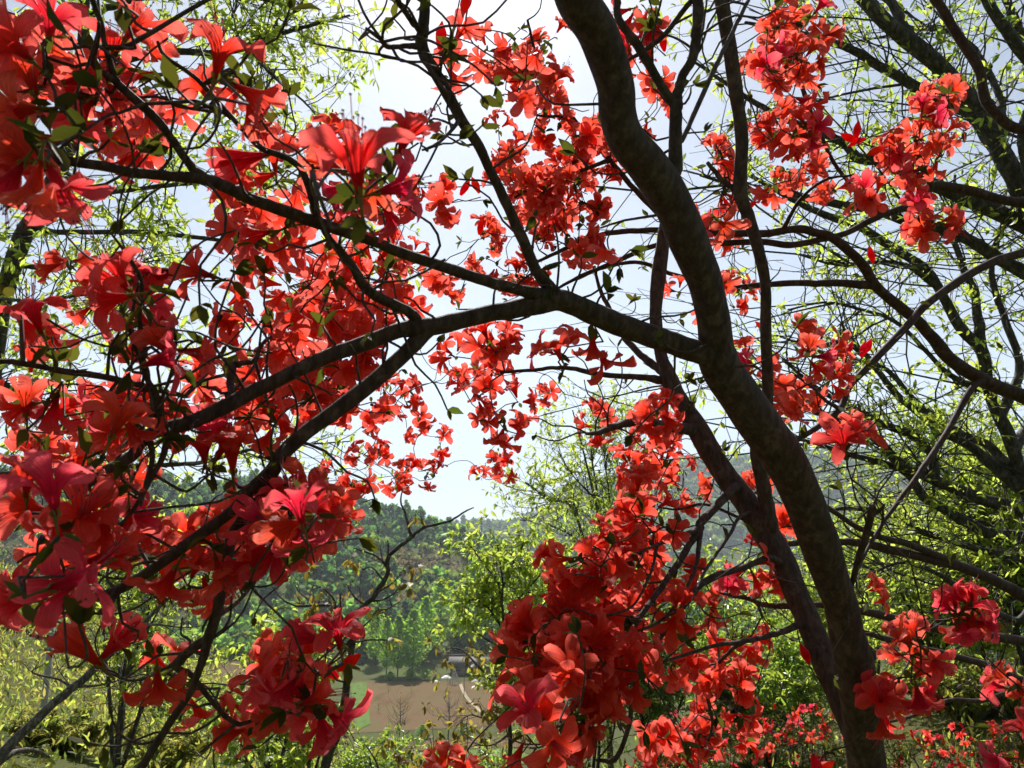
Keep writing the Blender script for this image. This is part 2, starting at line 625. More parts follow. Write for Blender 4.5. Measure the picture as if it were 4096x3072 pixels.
def calyx_mesh():
    b = MB()
    b.tube([[0, 0, -.016], [0.0006, 0, -.008], [0, 0, 0.001]], [.0011, .0012, .0024], 6, cap=False)
    pos = np.array([[math.cos(a) * .0018, math.sin(a) * .0018, -.001] for a in np.arange(5) * 2 * PI / 5])
    d = pos * np.array([1, 1, 0]) * 200 + np.array([0, 0, 1.2])
    v, f = leaves_np(pos, d, np.full(5, .007), 1.6)
    b.add(v, f)
    V = np.concatenate(b.V)
    by = {}
    for f in b.F:
        by.setdefault(f.shape[1], []).append(f)
    return mesh_np("calyx", V, [np.concatenate(x) for x in by.values()], M['calyx'])


def bud_arrays():
    t = np.linspace(0, 1, 9)
    r = np.array([.0018, .0034, .0047, .0056, .0059, .0054, .0041, .0023, .0006])
    V, F = tube_np(np.stack([0.003 * t * t, 0 * t, .030 * t], -1), r, 10)
    for q in range(len(V)):           # spiral furrow of the furled petals
        a = math.atan2(V[q, 1], V[q, 0])
        V[q, :2] *= 1 + 0.13 * math.sin(3 * a + V[q, 2] * 150)
    return V, F


FLOWERS, FLOW_ARR = [], []
for q in range(11):
    A_ = flower_arrays(q + 1, [1, 1.1, .85, 1.0, .6, 1.15, .95, .75, 1.05, .45, .16][q])
    FLOW_ARR.append(A_)
    FLOWERS.append(mesh_np("blossom", A_[0], [A_[1]], M['petal'], uv=A_[2]))
LOW_ARR = [flower_arrays(40 + q, [1, .8, .6, 1.1][q], False) for q in range(4)]
LOWF = [mesh_np("small_blossom", a[0], [a[1]], M['petal'], uv=a[2]) for a in LOW_ARR]
STAMENS = [stamen_mesh(q) for q in range(3)]
CALYX = calyx_mesh()
bv, bf = bud_arrays()
BUD = mesh_np("bud", bv, bf, M['petal'], uv=np.stack([1.5 + 0 * bv[:, 0], 0.3 + bv[:, 2] * 15], -1))


def frame_to(d, roll):
    """rotation matrix (3x3) whose z axis points along d"""
    z = unit(d)
    a = np.array([0, 0, 1.0]) if abs(z[2]) < .95 else np.array([0, 1.0, 0])
    x = unit(np.cross(a, z))
    y = np.cross(z, x)
    c, s = math.cos(roll), math.sin(roll)
    return np.stack([x * c + y * s, -x * s + y * c, z], 1)


def mat4(R, p, s):
    m = Matrix.Identity(4)
    for a in range(3):
        for b in range(3):
            m[a][b] = R[a, b] * s
        m[a][3] = p[a]
    return m


# ------------------------------------------------------------------ azalea plants
class Plant:
    """skeleton of one shrub: traced branches (pixel, width, depth), flower trusses, twigs grown between them"""
    def __init__(self, root):
        self.root = root
        self.flip = {}
        self.ws = 1.0
        self.br = {}                # name -> array (n,4) world + radius
        self.nodes, self.nrad = [], []
        self.fl, self.bd, self.hubs, self.lv = [], [], [], []

    def px_depth(self, name, x, y):
        A = self.br[name]
        best = min(range(len(A)), key=lambda i: (px_of(A[i, :3])[0] - x) ** 2 + (px_of(A[i, :3])[1] - y) ** 2)
        return A[best]

    def branch(self, name, pts, d0=None, d1=None, on=None, part="branch", mat=None, to_ground=False, sides=None, wig=0.35, dm=None):
        """pts: (x, y, width px) ; depth runs d0 -> d1 ; on=parent branch it starts from"""
        pts = [tuple(p) for p in pts]
        n = len(pts)
        st = None
        if on is not None:
            st = self.px_depth(on, pts[0][0], pts[0][1])
            d0 = px_of(st[:3])[2]
            if d1 is None:
                d1 = d0
        seg = np.array([0] + [math.hypot(pts[i + 1][0] - pts[i][0], pts[i + 1][1] - pts[i][1]) for i in range(n - 1)])
        t = np.cumsum(seg) / seg.sum()
        ds = np.interp(t, [0, 1], [d0, d1]) if dm is None else np.interp(t, [0, .5, 1], [d0, dm, d1])
        A = np.array([[*P(x, y, d), w * self.ws / 2 / F_PX * d] for (x, y, w), d in zip(pts, ds)])
        if st is not None:
            A[0, :3] = st[:3]
            A[0, 3] = min(A[0, 3] * 1.25, st[3] * 0.95)
        if to_ground:
            b = A[-1, :3].copy()
            dirv = unit(A[-1, :3] - A[-3, :3])
            q = b + dirv * 0.4
            q2 = np.array([q[0] + dirv[0] * .3, q[1] + dirv[1] * .3 + .05, 0])
            gzz = float(gz(q2[0], q2[1])) - 0.08
            mid = (b * .5 + np.array([q2[0], q2[1], gzz]) * .5) + np.array([0.02, 0, 0])
            A = np.vstack([A, [*mid, A[-1, 3] * 1.1], [q2[0], q2[1], gzz, A[-1, 3] * 1.5]])
        C = catmull(A, 7)
        for i in range(1, len(C) - 1):
            s = C[i, 3]
            f = 1.0 / max(s * 9, 0.02)
            nv = noise.noise_vector(Vector(C[i, :3] * f * 0.55))
            C[i, :3] += np.array(nv) * s * wig
            C[i, 3] *= 1 + 0.10 * noise.noise(Vector(C[i, :3] * f))
        self.br[name] = C
        mb = MB()
        V, F = tube_np(C[:, :3], C[:, 3], sides or (16 if C[:, 3].max() > .012 else 9 if C[:, 3].max() > .005 else 7))
        rel = 9.0 / max(C[:, 3].max(), .004)
        for q in range(len(V)):
            nv = noise.noise(Vector(V[q]) * rel * 0.12)
            cc = C[min(q // (len(V) // len(C)), len(C) - 1)]
            V[q] += (V[q] - cc[:3]) * 0.06 * nv
        mb.add(V, F)
        mb.build(part, mat or M['bark_az'], self.root)
        step = 2
        for i in range(0, len(C), step):
            self.nodes.append(C[i, :3]); self.nrad.append(C[i, 3])
        return C

    def truss(self, hub, n, size, spread_dir=None, tight=0.6):
        """n blossoms round one hub"""
        hub = np.asarray(hub)
        self.hubs.append(hub)
        base = unit(spread_dir) if spread_dir is not None else unit(rand_unit() + np.array([0, -0.25, 0.1]))
        for q in range(n):
            d = unit(base * (0.35 if n > 2 else 1.0) + rand_unit() * (0.9 if n > 1 else 0.25))
            self.fl.append((hub + d * 0.014 * size, d, size * random.uniform(.88, 1.1)))
        for q in range(random.choice([2, 3, 3, 4])):
            d = unit(rand_unit() - base * 0.3)
            self.lv.append((hub + rand_unit() * .003, d, random.uniform(.011, .023)))

    def big(self, x, y, diam, ang=None, toward=0.0, n=1, bud=False):
        """one traced blossom: overview pixel centre, diameter; mouth direction in the picture (degrees, 0 = right, 90 = up)"""
        d = 108.0 / diam * random.uniform(.97, 1.03)
        c = P(x * 1.8517, y * 1.8517, d)
        if ang is None:
            ang = random.uniform(0, 360)
            toward = random.uniform(-0.7, 0.7)
        if random.random() < .6:
            toward = -toward * .7
        a = math.radians(ang)
        v = unit(RT * math.cos(a) + UP * math.sin(a) - FW * toward)
        hub = c - v * 0.034
        if bud:
            self.hubs.append(hub)
            if diam >= 139:
                self.fl.append((hub + v * .008, v, 1.0, 10))
            else:
                self.bd.append((hub + v * .008, v, 1.15))
            return
        self.hubs.append(hub)
        self.fl.append((hub + v * .012, v, .74))
        for q in range(n - 1):
            w = unit(v * 0.5 + rand_unit())
            self.fl.append((hub + w * .014, w, 1.0))
        for q in range(3):
            self.lv.append((hub + rand_unit() * .003, unit(rand_unit() - v * .5), random.uniform(.012, .024)))

    def mass(self, cx, cy, rx, ry, n, diam, buds=0, jit=0.13):
        d0 = 112.0 / diam
        left = int(n * 1.32 + .5)
        while left > 0:
            kk = min(left, random.choice([2, 2, 3, 3, 4]))
            for _ in range(60):
                a, b = random.uniform(-1, 1), random.uniform(-1, 1)
                if a * a + b * b <= 1:
                    break
            d = d0 * (1 + random.uniform(-jit, jit))
            hub = P((cx + a * rx) * 1.8517, (cy + b * ry) * 1.8517, d)
            out = RT * a + UP * (-b) + rand_unit() * .8 + FW * 0.25
            self.truss(hub, kk, .74, out)
            left -= kk
        for q in range(buds):
            a, b = random.uniform(-1, 1), random.uniform(-1, 1)
            hub = P((cx + a * rx) * 1.8517, (cy + b * ry) * 1.8517, d0)
            self.hubs.append(hub)
            for w in range(random.choice([1, 2, 3])):
                v = unit(UP * .6 + rand_unit() * .8)
                self.bd.append((hub + v * .004, v, random.uniform(.8, 1.2)))
            for w in range(2):
                self.lv.append((hub, rand_unit(), random.uniform(.014, .024)))

    def grow_twigs(self, mat, extra=100, rmin=.0012):
        mb = MB()
        nodes = list(self.nodes)
        nrad = list(self.nrad)
        N_ = np.array(nodes)
        hubs = np.array(self.hubs)
        dist = np.full(len(hubs), 1e9)
        near = np.zeros(len(hubs), int)
        for i, h in enumerate(hubs):
            dd = np.linalg.norm(N_ - h, axis=1)
            near[i] = dd.argmin(); dist[i] = dd.min()
        todo = set(range(len(hubs)))
        paths = []
        while todo:
            i = min(todo, key=lambda q: dist[q])
            todo.discard(i)
            a, b = nodes[near[i]], hubs[i]
            L = dist[i]
            m = max(3, int(L / .03) + 1)
            t = np.linspace(0, 1, m)
            side = rand_unit() * L * 0.16
            pts = a[None] * (1 - t)[:, None] + b[None] * t[:, None] + np.sin(t * PI)[:, None] * side[None]
            pts[1:-1] += rng.normal(size=(m - 2, 3)) * min(.008, .12 * L)
            r0 = min(nrad[near[i]] * .8, .0017 + .006 * min(L, .5))
            r1 = rmin
            rad = r0 + (r1 - r0) * t ** .8
            paths.append((pts, rad))
            new = list(range(len(nodes), len(nodes) + m - 1))
            for q in range(1, m):
                nodes.append(pts[q]); nrad.append(max(rad[q], .0011))
            if todo:
                idx = np.array(sorted(todo))
                for q in new:
                    dd = np.linalg.norm(hubs[idx] - nodes[q], axis=1)
                    better = dd < dist[idx]
                    dist[idx[better]] = dd[better]
                    near[idx[better]] = q
        # short kinked side twigs with small leaves or nothing at their ends
        for q in range(extra):
            i = random.randrange(len(nodes))
            a = nodes[i]
            L = random.uniform(.03, .14)
            d = rand_unit()
            pts = [a]
            for s in range(4):
                d = unit(d + rand_unit() * .6 + np.array([0, 0, .15]))
                pts.append(pts[-1] + d * L / 4)
            r0 = min(nrad[i] * .7, .0016)
            paths.append((np.array(pts), np.linspace(r0, rmin * .8, 5)))
            if random.random() < .6:
                for w in range(random.choice([2, 3, 4])):
                    self.lv.append((pts[-1], unit(d + rand_unit()), random.uniform(.012, .026)))
        for pts, rad in paths:
            if len(pts) > 3:
                C = catmull(np.hstack([pts, rad[:, None]]), 2)
            else:
                C = np.hstack([pts, rad[:, None]])
            mb.tube(C[:, :3], C[:, 3], 5)
        mb.build("twigs", mat, self.root, kind="stuff")

    def sprays(self, n, L, leaf, mat_leaf, mat_twig, per=7, bias=(0, 0, 0), names=None, rtw=.0035, width=1.0, droop=.15, tip=0.0):
        """leafy side shoots along the limbs already traced"""
        names = [k for k in self.br if (k not in ("trunk",) if names is None else k in names)]
        wts = np.array([np.linalg.norm(np.diff(self.br[k][:, :3], axis=0), axis=1).sum() for k in names])
        tw = MB()
        lp, ld, ll = [], [], []
        bias = np.array(bias, float)
        for q in range(n):
            k = names[rng.choice(len(names), p=wts / wts.sum())]
            C = self.br[k]
            i = int(len(C) * (tip + (1 - tip) * random.random()) ** .8) if tip else random.randrange(len(C))
            i = min(i, len(C) - 2)
            if self.flip.get(k):
                i = len(C) - 2 - i
            ax = unit(C[i + 1, :3] - C[i, :3]) * (-1 if self.flip.get(k) else 1)
            d = unit(rand_unit() + ax * .5 + bias)
            Lt = random.uniform(*L)
            pts = [C[i, :3]]
            for s_ in range(5):
                d = unit(d + rand_unit() * .28 + bias * .1)
                pts.append(pts[-1] + d * Lt / 5)
            pts = np.array(pts)
            r0 = min(C[i, 3] * .7, rtw)
            tw.tube(pts, np.linspace(r0, r0 * .35, 6), 4)
            for b in range(random.choice([3, 4, 5, 6])):
                j = random.choice([2, 3, 4, 5, 5])
                e = unit(d * .7 + rand_unit() + bias * .4)
                Ls = Lt * random.uniform(.2, .5)
                sp = [pts[j]]
                for s_ in range(3):
                    e = unit(e + rand_unit() * .35)
                    sp.append(sp[-1] + e * Ls / 3)
                tw.tube(sp, [r0 * .4, r0 * .35, r0 * .3, r0 * .22], 3)
                for w in range(per):
                    t = random.random() ** .38 * 2.98
                    a = int(t)
                    p_ = sp[a] + (sp[a + 1] - sp[a]) * (t - a)
                    lp.append(p_)
                    ld.append(e * .6 + rand_unit() * .8 + np.array([0, 0, -droop]))
                    ll.append(leaf * random.uniform(.4, 1.35))
        tw.build("twigs", mat_twig, self.root, kind="stuff")
        fb = MB()
        fb.add(*leaves_np(lp, ld, ll, width))
        fb.build("foliage", mat_leaf, self.root, kind="stuff")

    def bare(self, n, L, rad, mat, names, bias, spread=.5):
        """long leafless shoots"""
        tw = MB()
        bias = unit(bias)
        for q in range(n):
            C = self.br[random.choice(names)]
            i = random.randrange(len(C))
            d = unit(bias + rand_unit() * spread)
            Lt = random.uniform(*L)
            pts = [C[i, :3]]
            for s_ in range(6):
                d = unit(d + rand_unit() * .13)
                pts.append(pts[-1] + d * Lt / 6)
            r0 = random.uniform(*rad)
            tw.tube(pts, np.linspace(r0, r0 * .3, 7), 5)
            for b in range(2):
                j = random.randint(2, 5)
                e = unit(d + rand_unit() * .8)
                tw.tube([pts[j], pts[j] + e * Lt * .12, pts[j] + unit(e + rand_unit() * .3) * Lt * .26], [r0 * .45, r0 * .35, r0 * .2], 4)
        tw.build("shoots", mat, self.root, kind="stuff")

    def finish(self, keep=100, keep_buds=60, hi=True):
        if self.lv:
            mb = MB()
            pos = np.array([l[0] for l in self.lv]); dr = np.array([l[1] for l in self.lv]); ln = np.array([l[2] for l in self.lv])
            mb.add(*leaves_np(pos, dr, ln, 1.35))
            mb.build("foliage", M['leaf_az'], self.root, kind="stuff")
        vis = []
        for f in self.fl:
            x, y, d = px_of(f[0] + f[1] * .03)
            inside = -100 < x < 4200 and -100 < y < 3170
            vis.append((f[2] / d) if inside and d > 0 else 0)
        order = np.argsort(-np.array(vis)) if vis else []
        rest = MB()
        uvs = []
        inv = self.root.matrix_basis.inverted()
        for rank, i in enumerate(order):
            p, d, s = self.fl[i][:3]
            R = frame_to(d, random.uniform(0, 6.28))
            q = self.fl[i][3] if len(self.fl[i]) > 3 else random.randrange(10)
            if rank < keep:
                o = bpy.data.objects.new("blossom", FLOWERS[q] if hi else LOWF[q % 4])
                COL.objects.link(o)
                o.parent = self.root
                o.matrix_parent_inverse = inv
                o.matrix_basis = mat4(R, p, s)
                if hi:
                    for nm, dm in (("stamens", STAMENS[q % 3]), ("calyx", CALYX)):
                        c = bpy.data.objects.new(nm, dm)
                        COL.objects.link(c)
                        c.parent = o
            elif vis[i] > 0:
                A_ = FLOW_ARR[q] if hi else LOW_ARR[q % 4]
                rest.add((A_[0] * s) @ R.T + p, [A_[1]])
                uvs.append(A_[2])
        if rest.n:
            me = mesh_np("blossoms", np.concatenate(rest.V), [np.concatenate(rest.F)], M['petal'], uv=np.concatenate(uvs))
            o = bpy.data.objects.new("blossoms", me)
            COL.objects.link(o)
            adopt(o, self.root)
            o["kind"] = "stuff"
        for (p, d, s) in self.bd[:keep_buds]:
            o = bpy.data.objects.new("bud", BUD)
            COL.objects.link(o)
            o.parent = self.root
            o.matrix_parent_inverse = inv
            o.matrix_basis = mat4(frame_to(d, random.uniform(0, 6)), p, s)


def root_at(name, label, cat, x, y, group=None):
    return thing(name, label, cat, (x, y, float(gz(x, y))), group)


# ---------------------------------------------------------------- azalea A : the thick S-shaped trunk and everything it carries
rA = root_at("azalea_tree", "near red azalea with a thick bent trunk and a long forked limb reaching left", "azalea", 0.62, 1.2)
A = Plant(rA)
A.branch("trunk", [(2250, -260, 165), (2275, -120, 165), (2308, 0, 163), (2391, 133, 168), (2461, 331, 160), (2474, 464, 154), (2512, 563, 154), (2595, 663, 156), (2683, 796, 156),
                   (2739, 928, 160), (2796, 1060, 148), (2822, 1133, 144), (2852, 1265, 134), (2864, 1365, 136), (2880, 1464, 156), (2942, 1563, 164),
                   (3014, 1663, 166), (3096, 1780, 164), (3143, 1852, 162), (3180, 1920, 156), (3228, 2037, 152), (3278, 2171, 150), (3324, 2304, 142), (3367, 2436, 136), (3397, 2569, 140),
                   (3424, 2701, 150), (3442, 2834, 152), (3452, 2966, 152), (3467, 3072, 150)], .72, 1.15, part="trunk", to_ground=True, wig=.06, sides=20)
A.branch("stem", [(2662, 900, 50), (2650, 1000, 55), (2633, 1133, 58), (2625, 1265, 52), (2648, 1431, 52), (2672, 1497, 66), (2713, 1597, 74), (2779, 1696, 86), (2835, 1796, 92),
                  (2898, 1895, 92), (2975, 1994, 96), (3040, 2090, 104), (3132, 2237, 102), (3187, 2370, 98), (3245, 2502, 100), (3294, 2635, 100), (3356, 2770, 98), (3440, 2960, 110)],
         1.62, 1.19, part="stem", wig=.15, sides=16, dm=1.4)
A.branch("thin_stem", [(3115, 2130, 70), (3061, 1994, 60), (3041, 1895, 54), (3022, 1796, 48), (3050, 1690, 44), (3070, 1597, 42), (3064, 1331, 44), (3060, 1133, 43), (3031, 994, 46), (2991, 862, 48),
                       (2961, 762, 56), (2966, 563, 50), (2946, 398, 54), (2918, 199, 56), (2882, 0, 56), (2860, -140, 50)], on="stem", d1=1.25, part="stem", wig=.2)
A.branch("limb", [(2850, 1400, 98), (2782, 1404, 92), (2663, 1364, 92), (2530, 1318, 92), (2398, 1265, 90), (2298, 1222, 86), (2225, 1200, 92), (2133, 1225, 82), (2000, 1245, 72),
                  (1862, 1277, 70), (1762, 1297, 74), (1690, 1310, 78), (1597, 1320, 66), (1464, 1371, 64), (1331, 1418, 60), (1199, 1477, 58), (1099, 1530, 58), (1000, 1572, 60), (895, 1630, 60), (762, 1690, 58),
                  (630, 1723, 58), (563, 1769, 52), (530, 1822, 48), (464, 1862, 46), (365, 1922, 42), (312, 1994, 36), (240, 2090, 26), (150, 2180, 14)], on="trunk", d1=.62, part="limb", wig=.2)
A.branch("fork", [(1715, 1315, 74), (1636, 1398, 66), (1563, 1464, 64), (1464, 1550, 63), (1331, 1650, 64), (1232, 1723, 63), (1133, 1809, 64), (1099, 1869, 60), (1000, 1961, 46), (928, 2046, 46),
                  (796, 2144, 46), (663, 2237, 45), (530, 2330, 42), (431, 2376, 38), (332, 2403, 32), (252, 2430, 24), (159, 2502, 10)], on="limb", d1=.66, wig=.2)
A.branch("fork_low", [(1110, 1850, 58), (1060, 1950, 52), (975, 2071, 48), (928, 2144, 45), (908, 2237, 42), (889, 2337, 42), (862, 2469, 42), (829, 2569, 40), (802, 2668, 32), (762, 2768, 29),
                      (696, 2867, 30), (630, 2967, 32), (563, 3072, 34), (500, 3160, 30)], on="fork", d1=.72, wig=.25)
A.branch("low_a", [(833, 2548, 40), (770, 2600, 40), (722, 2640, 38), (703, 2668, 30), (763, 2701, 24), (829, 2781, 22), (888, 2854, 20), (941, 2893, 20), (994, 2887, 16), (1080, 2840, 12), (1160, 2770, 9)], on="fork_low", d1=.85)
A.branch("low_b", [(722, 2640, 22), (660, 2675, 14), (560, 2720, 12), (470, 2705, 10), (420, 2660, 9)], on="low_a", d1=.8)
A.branch("stub", [(470, 2360, 30), (440, 2410, 26), (404, 2449, 22)], on="fork", d1=.66)
A.branch("low_c", [(929, 2150, 20), (1000, 2100, 22), (940, 2140, 18), (880, 2170, 14)][:2] + [(1050, 2060, 16), (1110, 2080, 12)], on="fork_low", d1=.8)
A.branch("arc", [(600, 1745, 24), (610, 1830, 22), (590, 1920, 20), (563, 1995, 19), (464, 2125, 18), (365, 2190, 18), (265, 2224, 17), (133, 2217, 14), (70, 2250, 10)], on="limb", d1=.6)
A.branch("up_main", [(2225, 1195, 70), (2100, 1166, 50), (2000, 1143, 46), (1928, 1119, 46), (1796, 1073, 46), (1663, 1033, 46), (1563, 995, 46), (1517, 972, 46), (1398, 932, 46), (1265, 888, 50),
                     (1133, 842, 52), (1000, 794, 50), (895, 743, 50), (796, 714, 48), (663, 703, 42), (530, 690, 42), (398, 663, 40), (265, 643, 40), (133, 630, 38), (0, 615, 38), (-140, 596, 34)], on="limb", d1=.52, wig=.2)
A.branch("up_left", [(820, 722, 40), (763, 663, 36), (696, 564, 34), (630, 477, 35), (530, 385, 36), (464, 325, 36), (451, 285, 26), (418, 172, 22), (404, 100, 22), (378, 33, 22), (350, -60, 18)], on="up_main", d1=.55)
A.branch("up_left_b", [(455, 318, 24), (400, 285, 20), (371, 252, 18), (391, 166, 18), (395, 90, 14)], on="up_left", d1=.52)
A.branch("up_left_c", [(440, 190, 16), (500, 185, 20), (577, 146, 20), (700, 76, 18), (829, 0, 18), (920, -60, 16)], on="up_left", d1=.6)
A.branch("up_mid", [(1680, 1290, 50), (1630, 1245, 42), (1530, 1199, 43), (1451, 1139, 43), (1411, 1066, 36), (1358, 1000, 30), (1318, 955, 28), (1268, 862, 28), (1225, 716, 28), (1166, 643, 26), (1053, 597, 24),
                    (994, 544, 22), (915, 457, 20), (862, 398, 20), (782, 311, 18), (663, 225, 16), (630, 166, 12)], on="limb", d1=.6)
A.branch("up_mid_b", [(915, 462, 18), (840, 430, 16), (783, 405, 16), (680, 412, 16), (577, 418, 15), (480, 450, 13), (424, 464, 12), (298, 550, 12), (219, 610, 10)], on="up_mid", d1=.55)
A.branch("up_mid_c", [(1268, 862, 20), (1265, 800, 18), (1262, 740, 14), (1250, 660, 12)], on="up_mid", d1=.6)
A.branch("up_long", [(2222, 1190, 66), (2179, 1126, 50), (2139, 1073, 46), (2086, 948, 46), (2033, 829, 43), (1996, 749, 41), (1961, 683, 41), (1915, 583, 43), (1849, 484, 43), (1796, 385, 46), (1743, 292, 46),
                     (1690, 186, 50), (1696, 100, 46), (1703, 0, 42), (1712, -90, 36)], on="limb", d1=.78, wig=.2)
A.branch("up_long_b", [(1688, 186, 26), (1620, 184, 22), (1550, 186, 20), (1517, 153, 18), (1464, 113, 12)], on="up_long", d1=.72)
A.branch("up_long_c", [(1692, 130, 28), (1650, 90, 24), (1610, 33, 24), (1583, -10, 22), (1560, -80, 18)], on="up_long", d1=.72)
A.branch("up_long_d", [(1840, 470, 18), (1800, 530, 14), (1740, 580, 14), (1690, 600, 10)], on="up_long", d1=.7)
A.branch("left_high", [(630, 1723, 36), (632, 1640, 36), (612, 1560, 34), (560, 1520, 24), (430, 1500, 20), (330, 1510, 18)][:3] + [(580, 1545, 26), (430, 1508, 26), (300, 1490, 26), (150, 1462, 26), (60, 1448, 24), (0, 1445, 22), (-90, 1440, 20)], on="limb", d1=.56)
A.branch("left_high_b", [(612, 1560, 24), (585, 1500, 22), (570, 1400, 20), (560, 1250, 20), (565, 1130, 18), (530, 1050, 16), (480, 980, 12), (440, 930, 10)], on="left_high", d1=.58)
A.branch("left_high_c", [(590, 1510, 18), (560, 1440, 16), (520, 1330, 14), (540, 1200, 12), (555, 1130, 10)], on="left_high_b", d1=.6)
A.branch("mid_up", [(930, 1610, 34), (925, 1540, 34), (930, 1470, 34), (960, 1455, 24), (1020, 1440, 20), (1040, 1390, 18), (1090, 1345, 14), (1170, 1340, 10)], on="limb", d1=.85)
A.branch("mid_low", [(690, 1740, 26), (650, 1830, 24), (600, 1920, 22), (560, 2000, 18)], on="limb", d1=.66)
A.branch("mid_low_b", [(720, 1690, 20), (740, 1660, 16), (680, 1600, 18), (640, 1550, 16)], on="limb", d1=.7)
A.branch("trunk_side", [(2640, 735, 70), (2695, 690, 62), (2699, 600, 55), (2700, 470, 52), (2706, 400, 46), (2730, 300, 38), (2769, 232, 38), (2789, 100, 46), (2789, 0, 46), (2785, -100, 42)], on="trunk", d1=.85)
A.branch("trunk_side_b", [(2702, 430, 42), (2690, 411, 40), (2630, 318, 38), (2563, 199, 38), (2477, 80, 32), (2471, 0, 28), (2468, -80, 26)], on="trunk_side", d1=.82)
A.branch("trunk_side_c", [(2720, 580, 24), (2736, 544, 22), (2796, 411, 20), (2862, 265, 20), (2930, 130, 18), (2994, 0, 16)], on="trunk_side", d1=1.05)
A.branch("trunk_side_d", [(2789, -20, 24), (2749, 20, 22), (2663, 133, 22), (2580, 200, 20), (2510, 239, 14)], on="trunk_side", d1=.9)
A.branch("broken_stub", [(3390, 2400, 24), (3407, 2330, 22), (3430, 2250, 26), (3454, 2171, 30), (3487, 2045, 30), (3492, 2030, 26)], on="trunk", d1=1.02)
A.branch("stub_tip", [(3484, 2060, 20), (3520, 2040, 16), (3540, 2018, 10)], on="broken_stub", d1=1.02)
A.branch("stem_a", [(2995, 1900, 44), (2928, 1961, 36), (2809, 2087, 34), (2796, 2118, 30), (2730, 2224, 27), (2650, 2343, 25), (2570, 2450, 22), (2517, 2536, 18), (2440, 2590, 14), (2358, 2635, 10)], on="stem", d1=.98)
A.branch("stem_b", [(3200, 2225, 26), (3074, 2231, 24), (2995, 2264, 26), (2862, 2304, 26), (2796, 2343, 25), (2763, 2390, 24), (2663, 2516, 22), (2597, 2622, 20), (2550, 2668, 18), (2480, 2740, 16), (2400, 2850, 14), (2330, 2960, 12)], on="stem", d1=.92)
A.branch("stem_c", [(3230, 2495, 26), (3100, 2536, 23), (2961, 2569, 20), (2862, 2582, 16), (2696, 2635, 12), (2560, 2690, 8)], on="stem", d1=1.0)
A.branch("stem_d", [(2961, 2569, 14), (2862, 2668, 14), (2829, 2768, 13), (2849, 2900, 12), (2820, 2990, 10)], on="stem_c", d1=1.5)
A.branch("stem_e", [(2782, 2110, 20), (2630, 2178, 14), (2540, 2215, 12), (2451, 2237, 10)], on="stem_a", d1=1.0)
A.branch("stem_f", [(2630, 2178, 12), (2603, 2290, 11), (2530, 2423, 10), (2398, 2463, 8), (2320, 2440, 6)], on="stem_e", d1=.95)
A.branch("stem_g", [(2805, 2105, 20), (2782, 2270, 16), (2716, 2396, 15), (2636, 2489, 13), (2464, 2542, 10), (2330, 2540, 7)], on="stem_a", d1=.95)
A.branch("stem_h", [(3060, 2010, 16), (2955, 2071, 15), (2915, 2144, 14), (2842, 2250, 13), (2809, 2304, 11), (2770, 2400, 8)], on="stem", d1=1.05)
A.branch("stem_i", [(3090, 2075, 14), (2955, 2071, 13), (2822, 2018, 12), (2716, 2038, 9), (2640, 2030, 7)], on="stem", d1=1.3)
A.branch("stem_j", [(2763, 1736, 44), (2663, 1703, 36), (2563, 1683, 34), (2464, 1703, 30), (2398, 1729, 24), (2345, 1736, 12)], on="stem", d1=1.2)
A.branch("stem_k", [(2680, 1530, 34), (2563, 1510, 26), (2398, 1497, 22), (2265, 1471, 18), (2130, 1480, 15), (2000, 1490, 12)], on="stem", d1=1.5)
A.branch("stem_l", [(2650, 1500, 34), (2577, 1431, 30), (2504, 1358, 26), (2440, 1240, 20), (2398, 1152, 15), (2378, 1066, 12)], on="stem", d1=1.7)
A.branch("stem_m", [(2560, 2690, 18), (2530, 2800, 20), (2517, 2900, 20), (2464, 3033, 20), (2385, 3040, 14)], on="stem_b", d1=1.05)
A.branch("stem_n", [(3160, 2445, 22), (3060, 2420, 20), (2996, 2396, 18), (2880, 2370, 14)], on="stem", d1=1.4)
A.branch("stem_o", [(2961, 762, 34), (2930, 750, 26), (2890, 720, 22), (2830, 650, 16)], on="thin_stem", d1=1.3)
A.branch("low_d", [(862, 2469, 20), (960, 2400, 16), (1040, 2290, 14), (1100, 2180, 12), (1180, 2120, 10), (1260, 2080, 8)], on="fork_low", d1=1.0)
A.branch("low_e", [(1080, 2840, 12), (1170, 2780, 14), (1250, 2720, 14), (1330, 2640, 12), (1400, 2560, 9)], on="low_a", d1=.95)

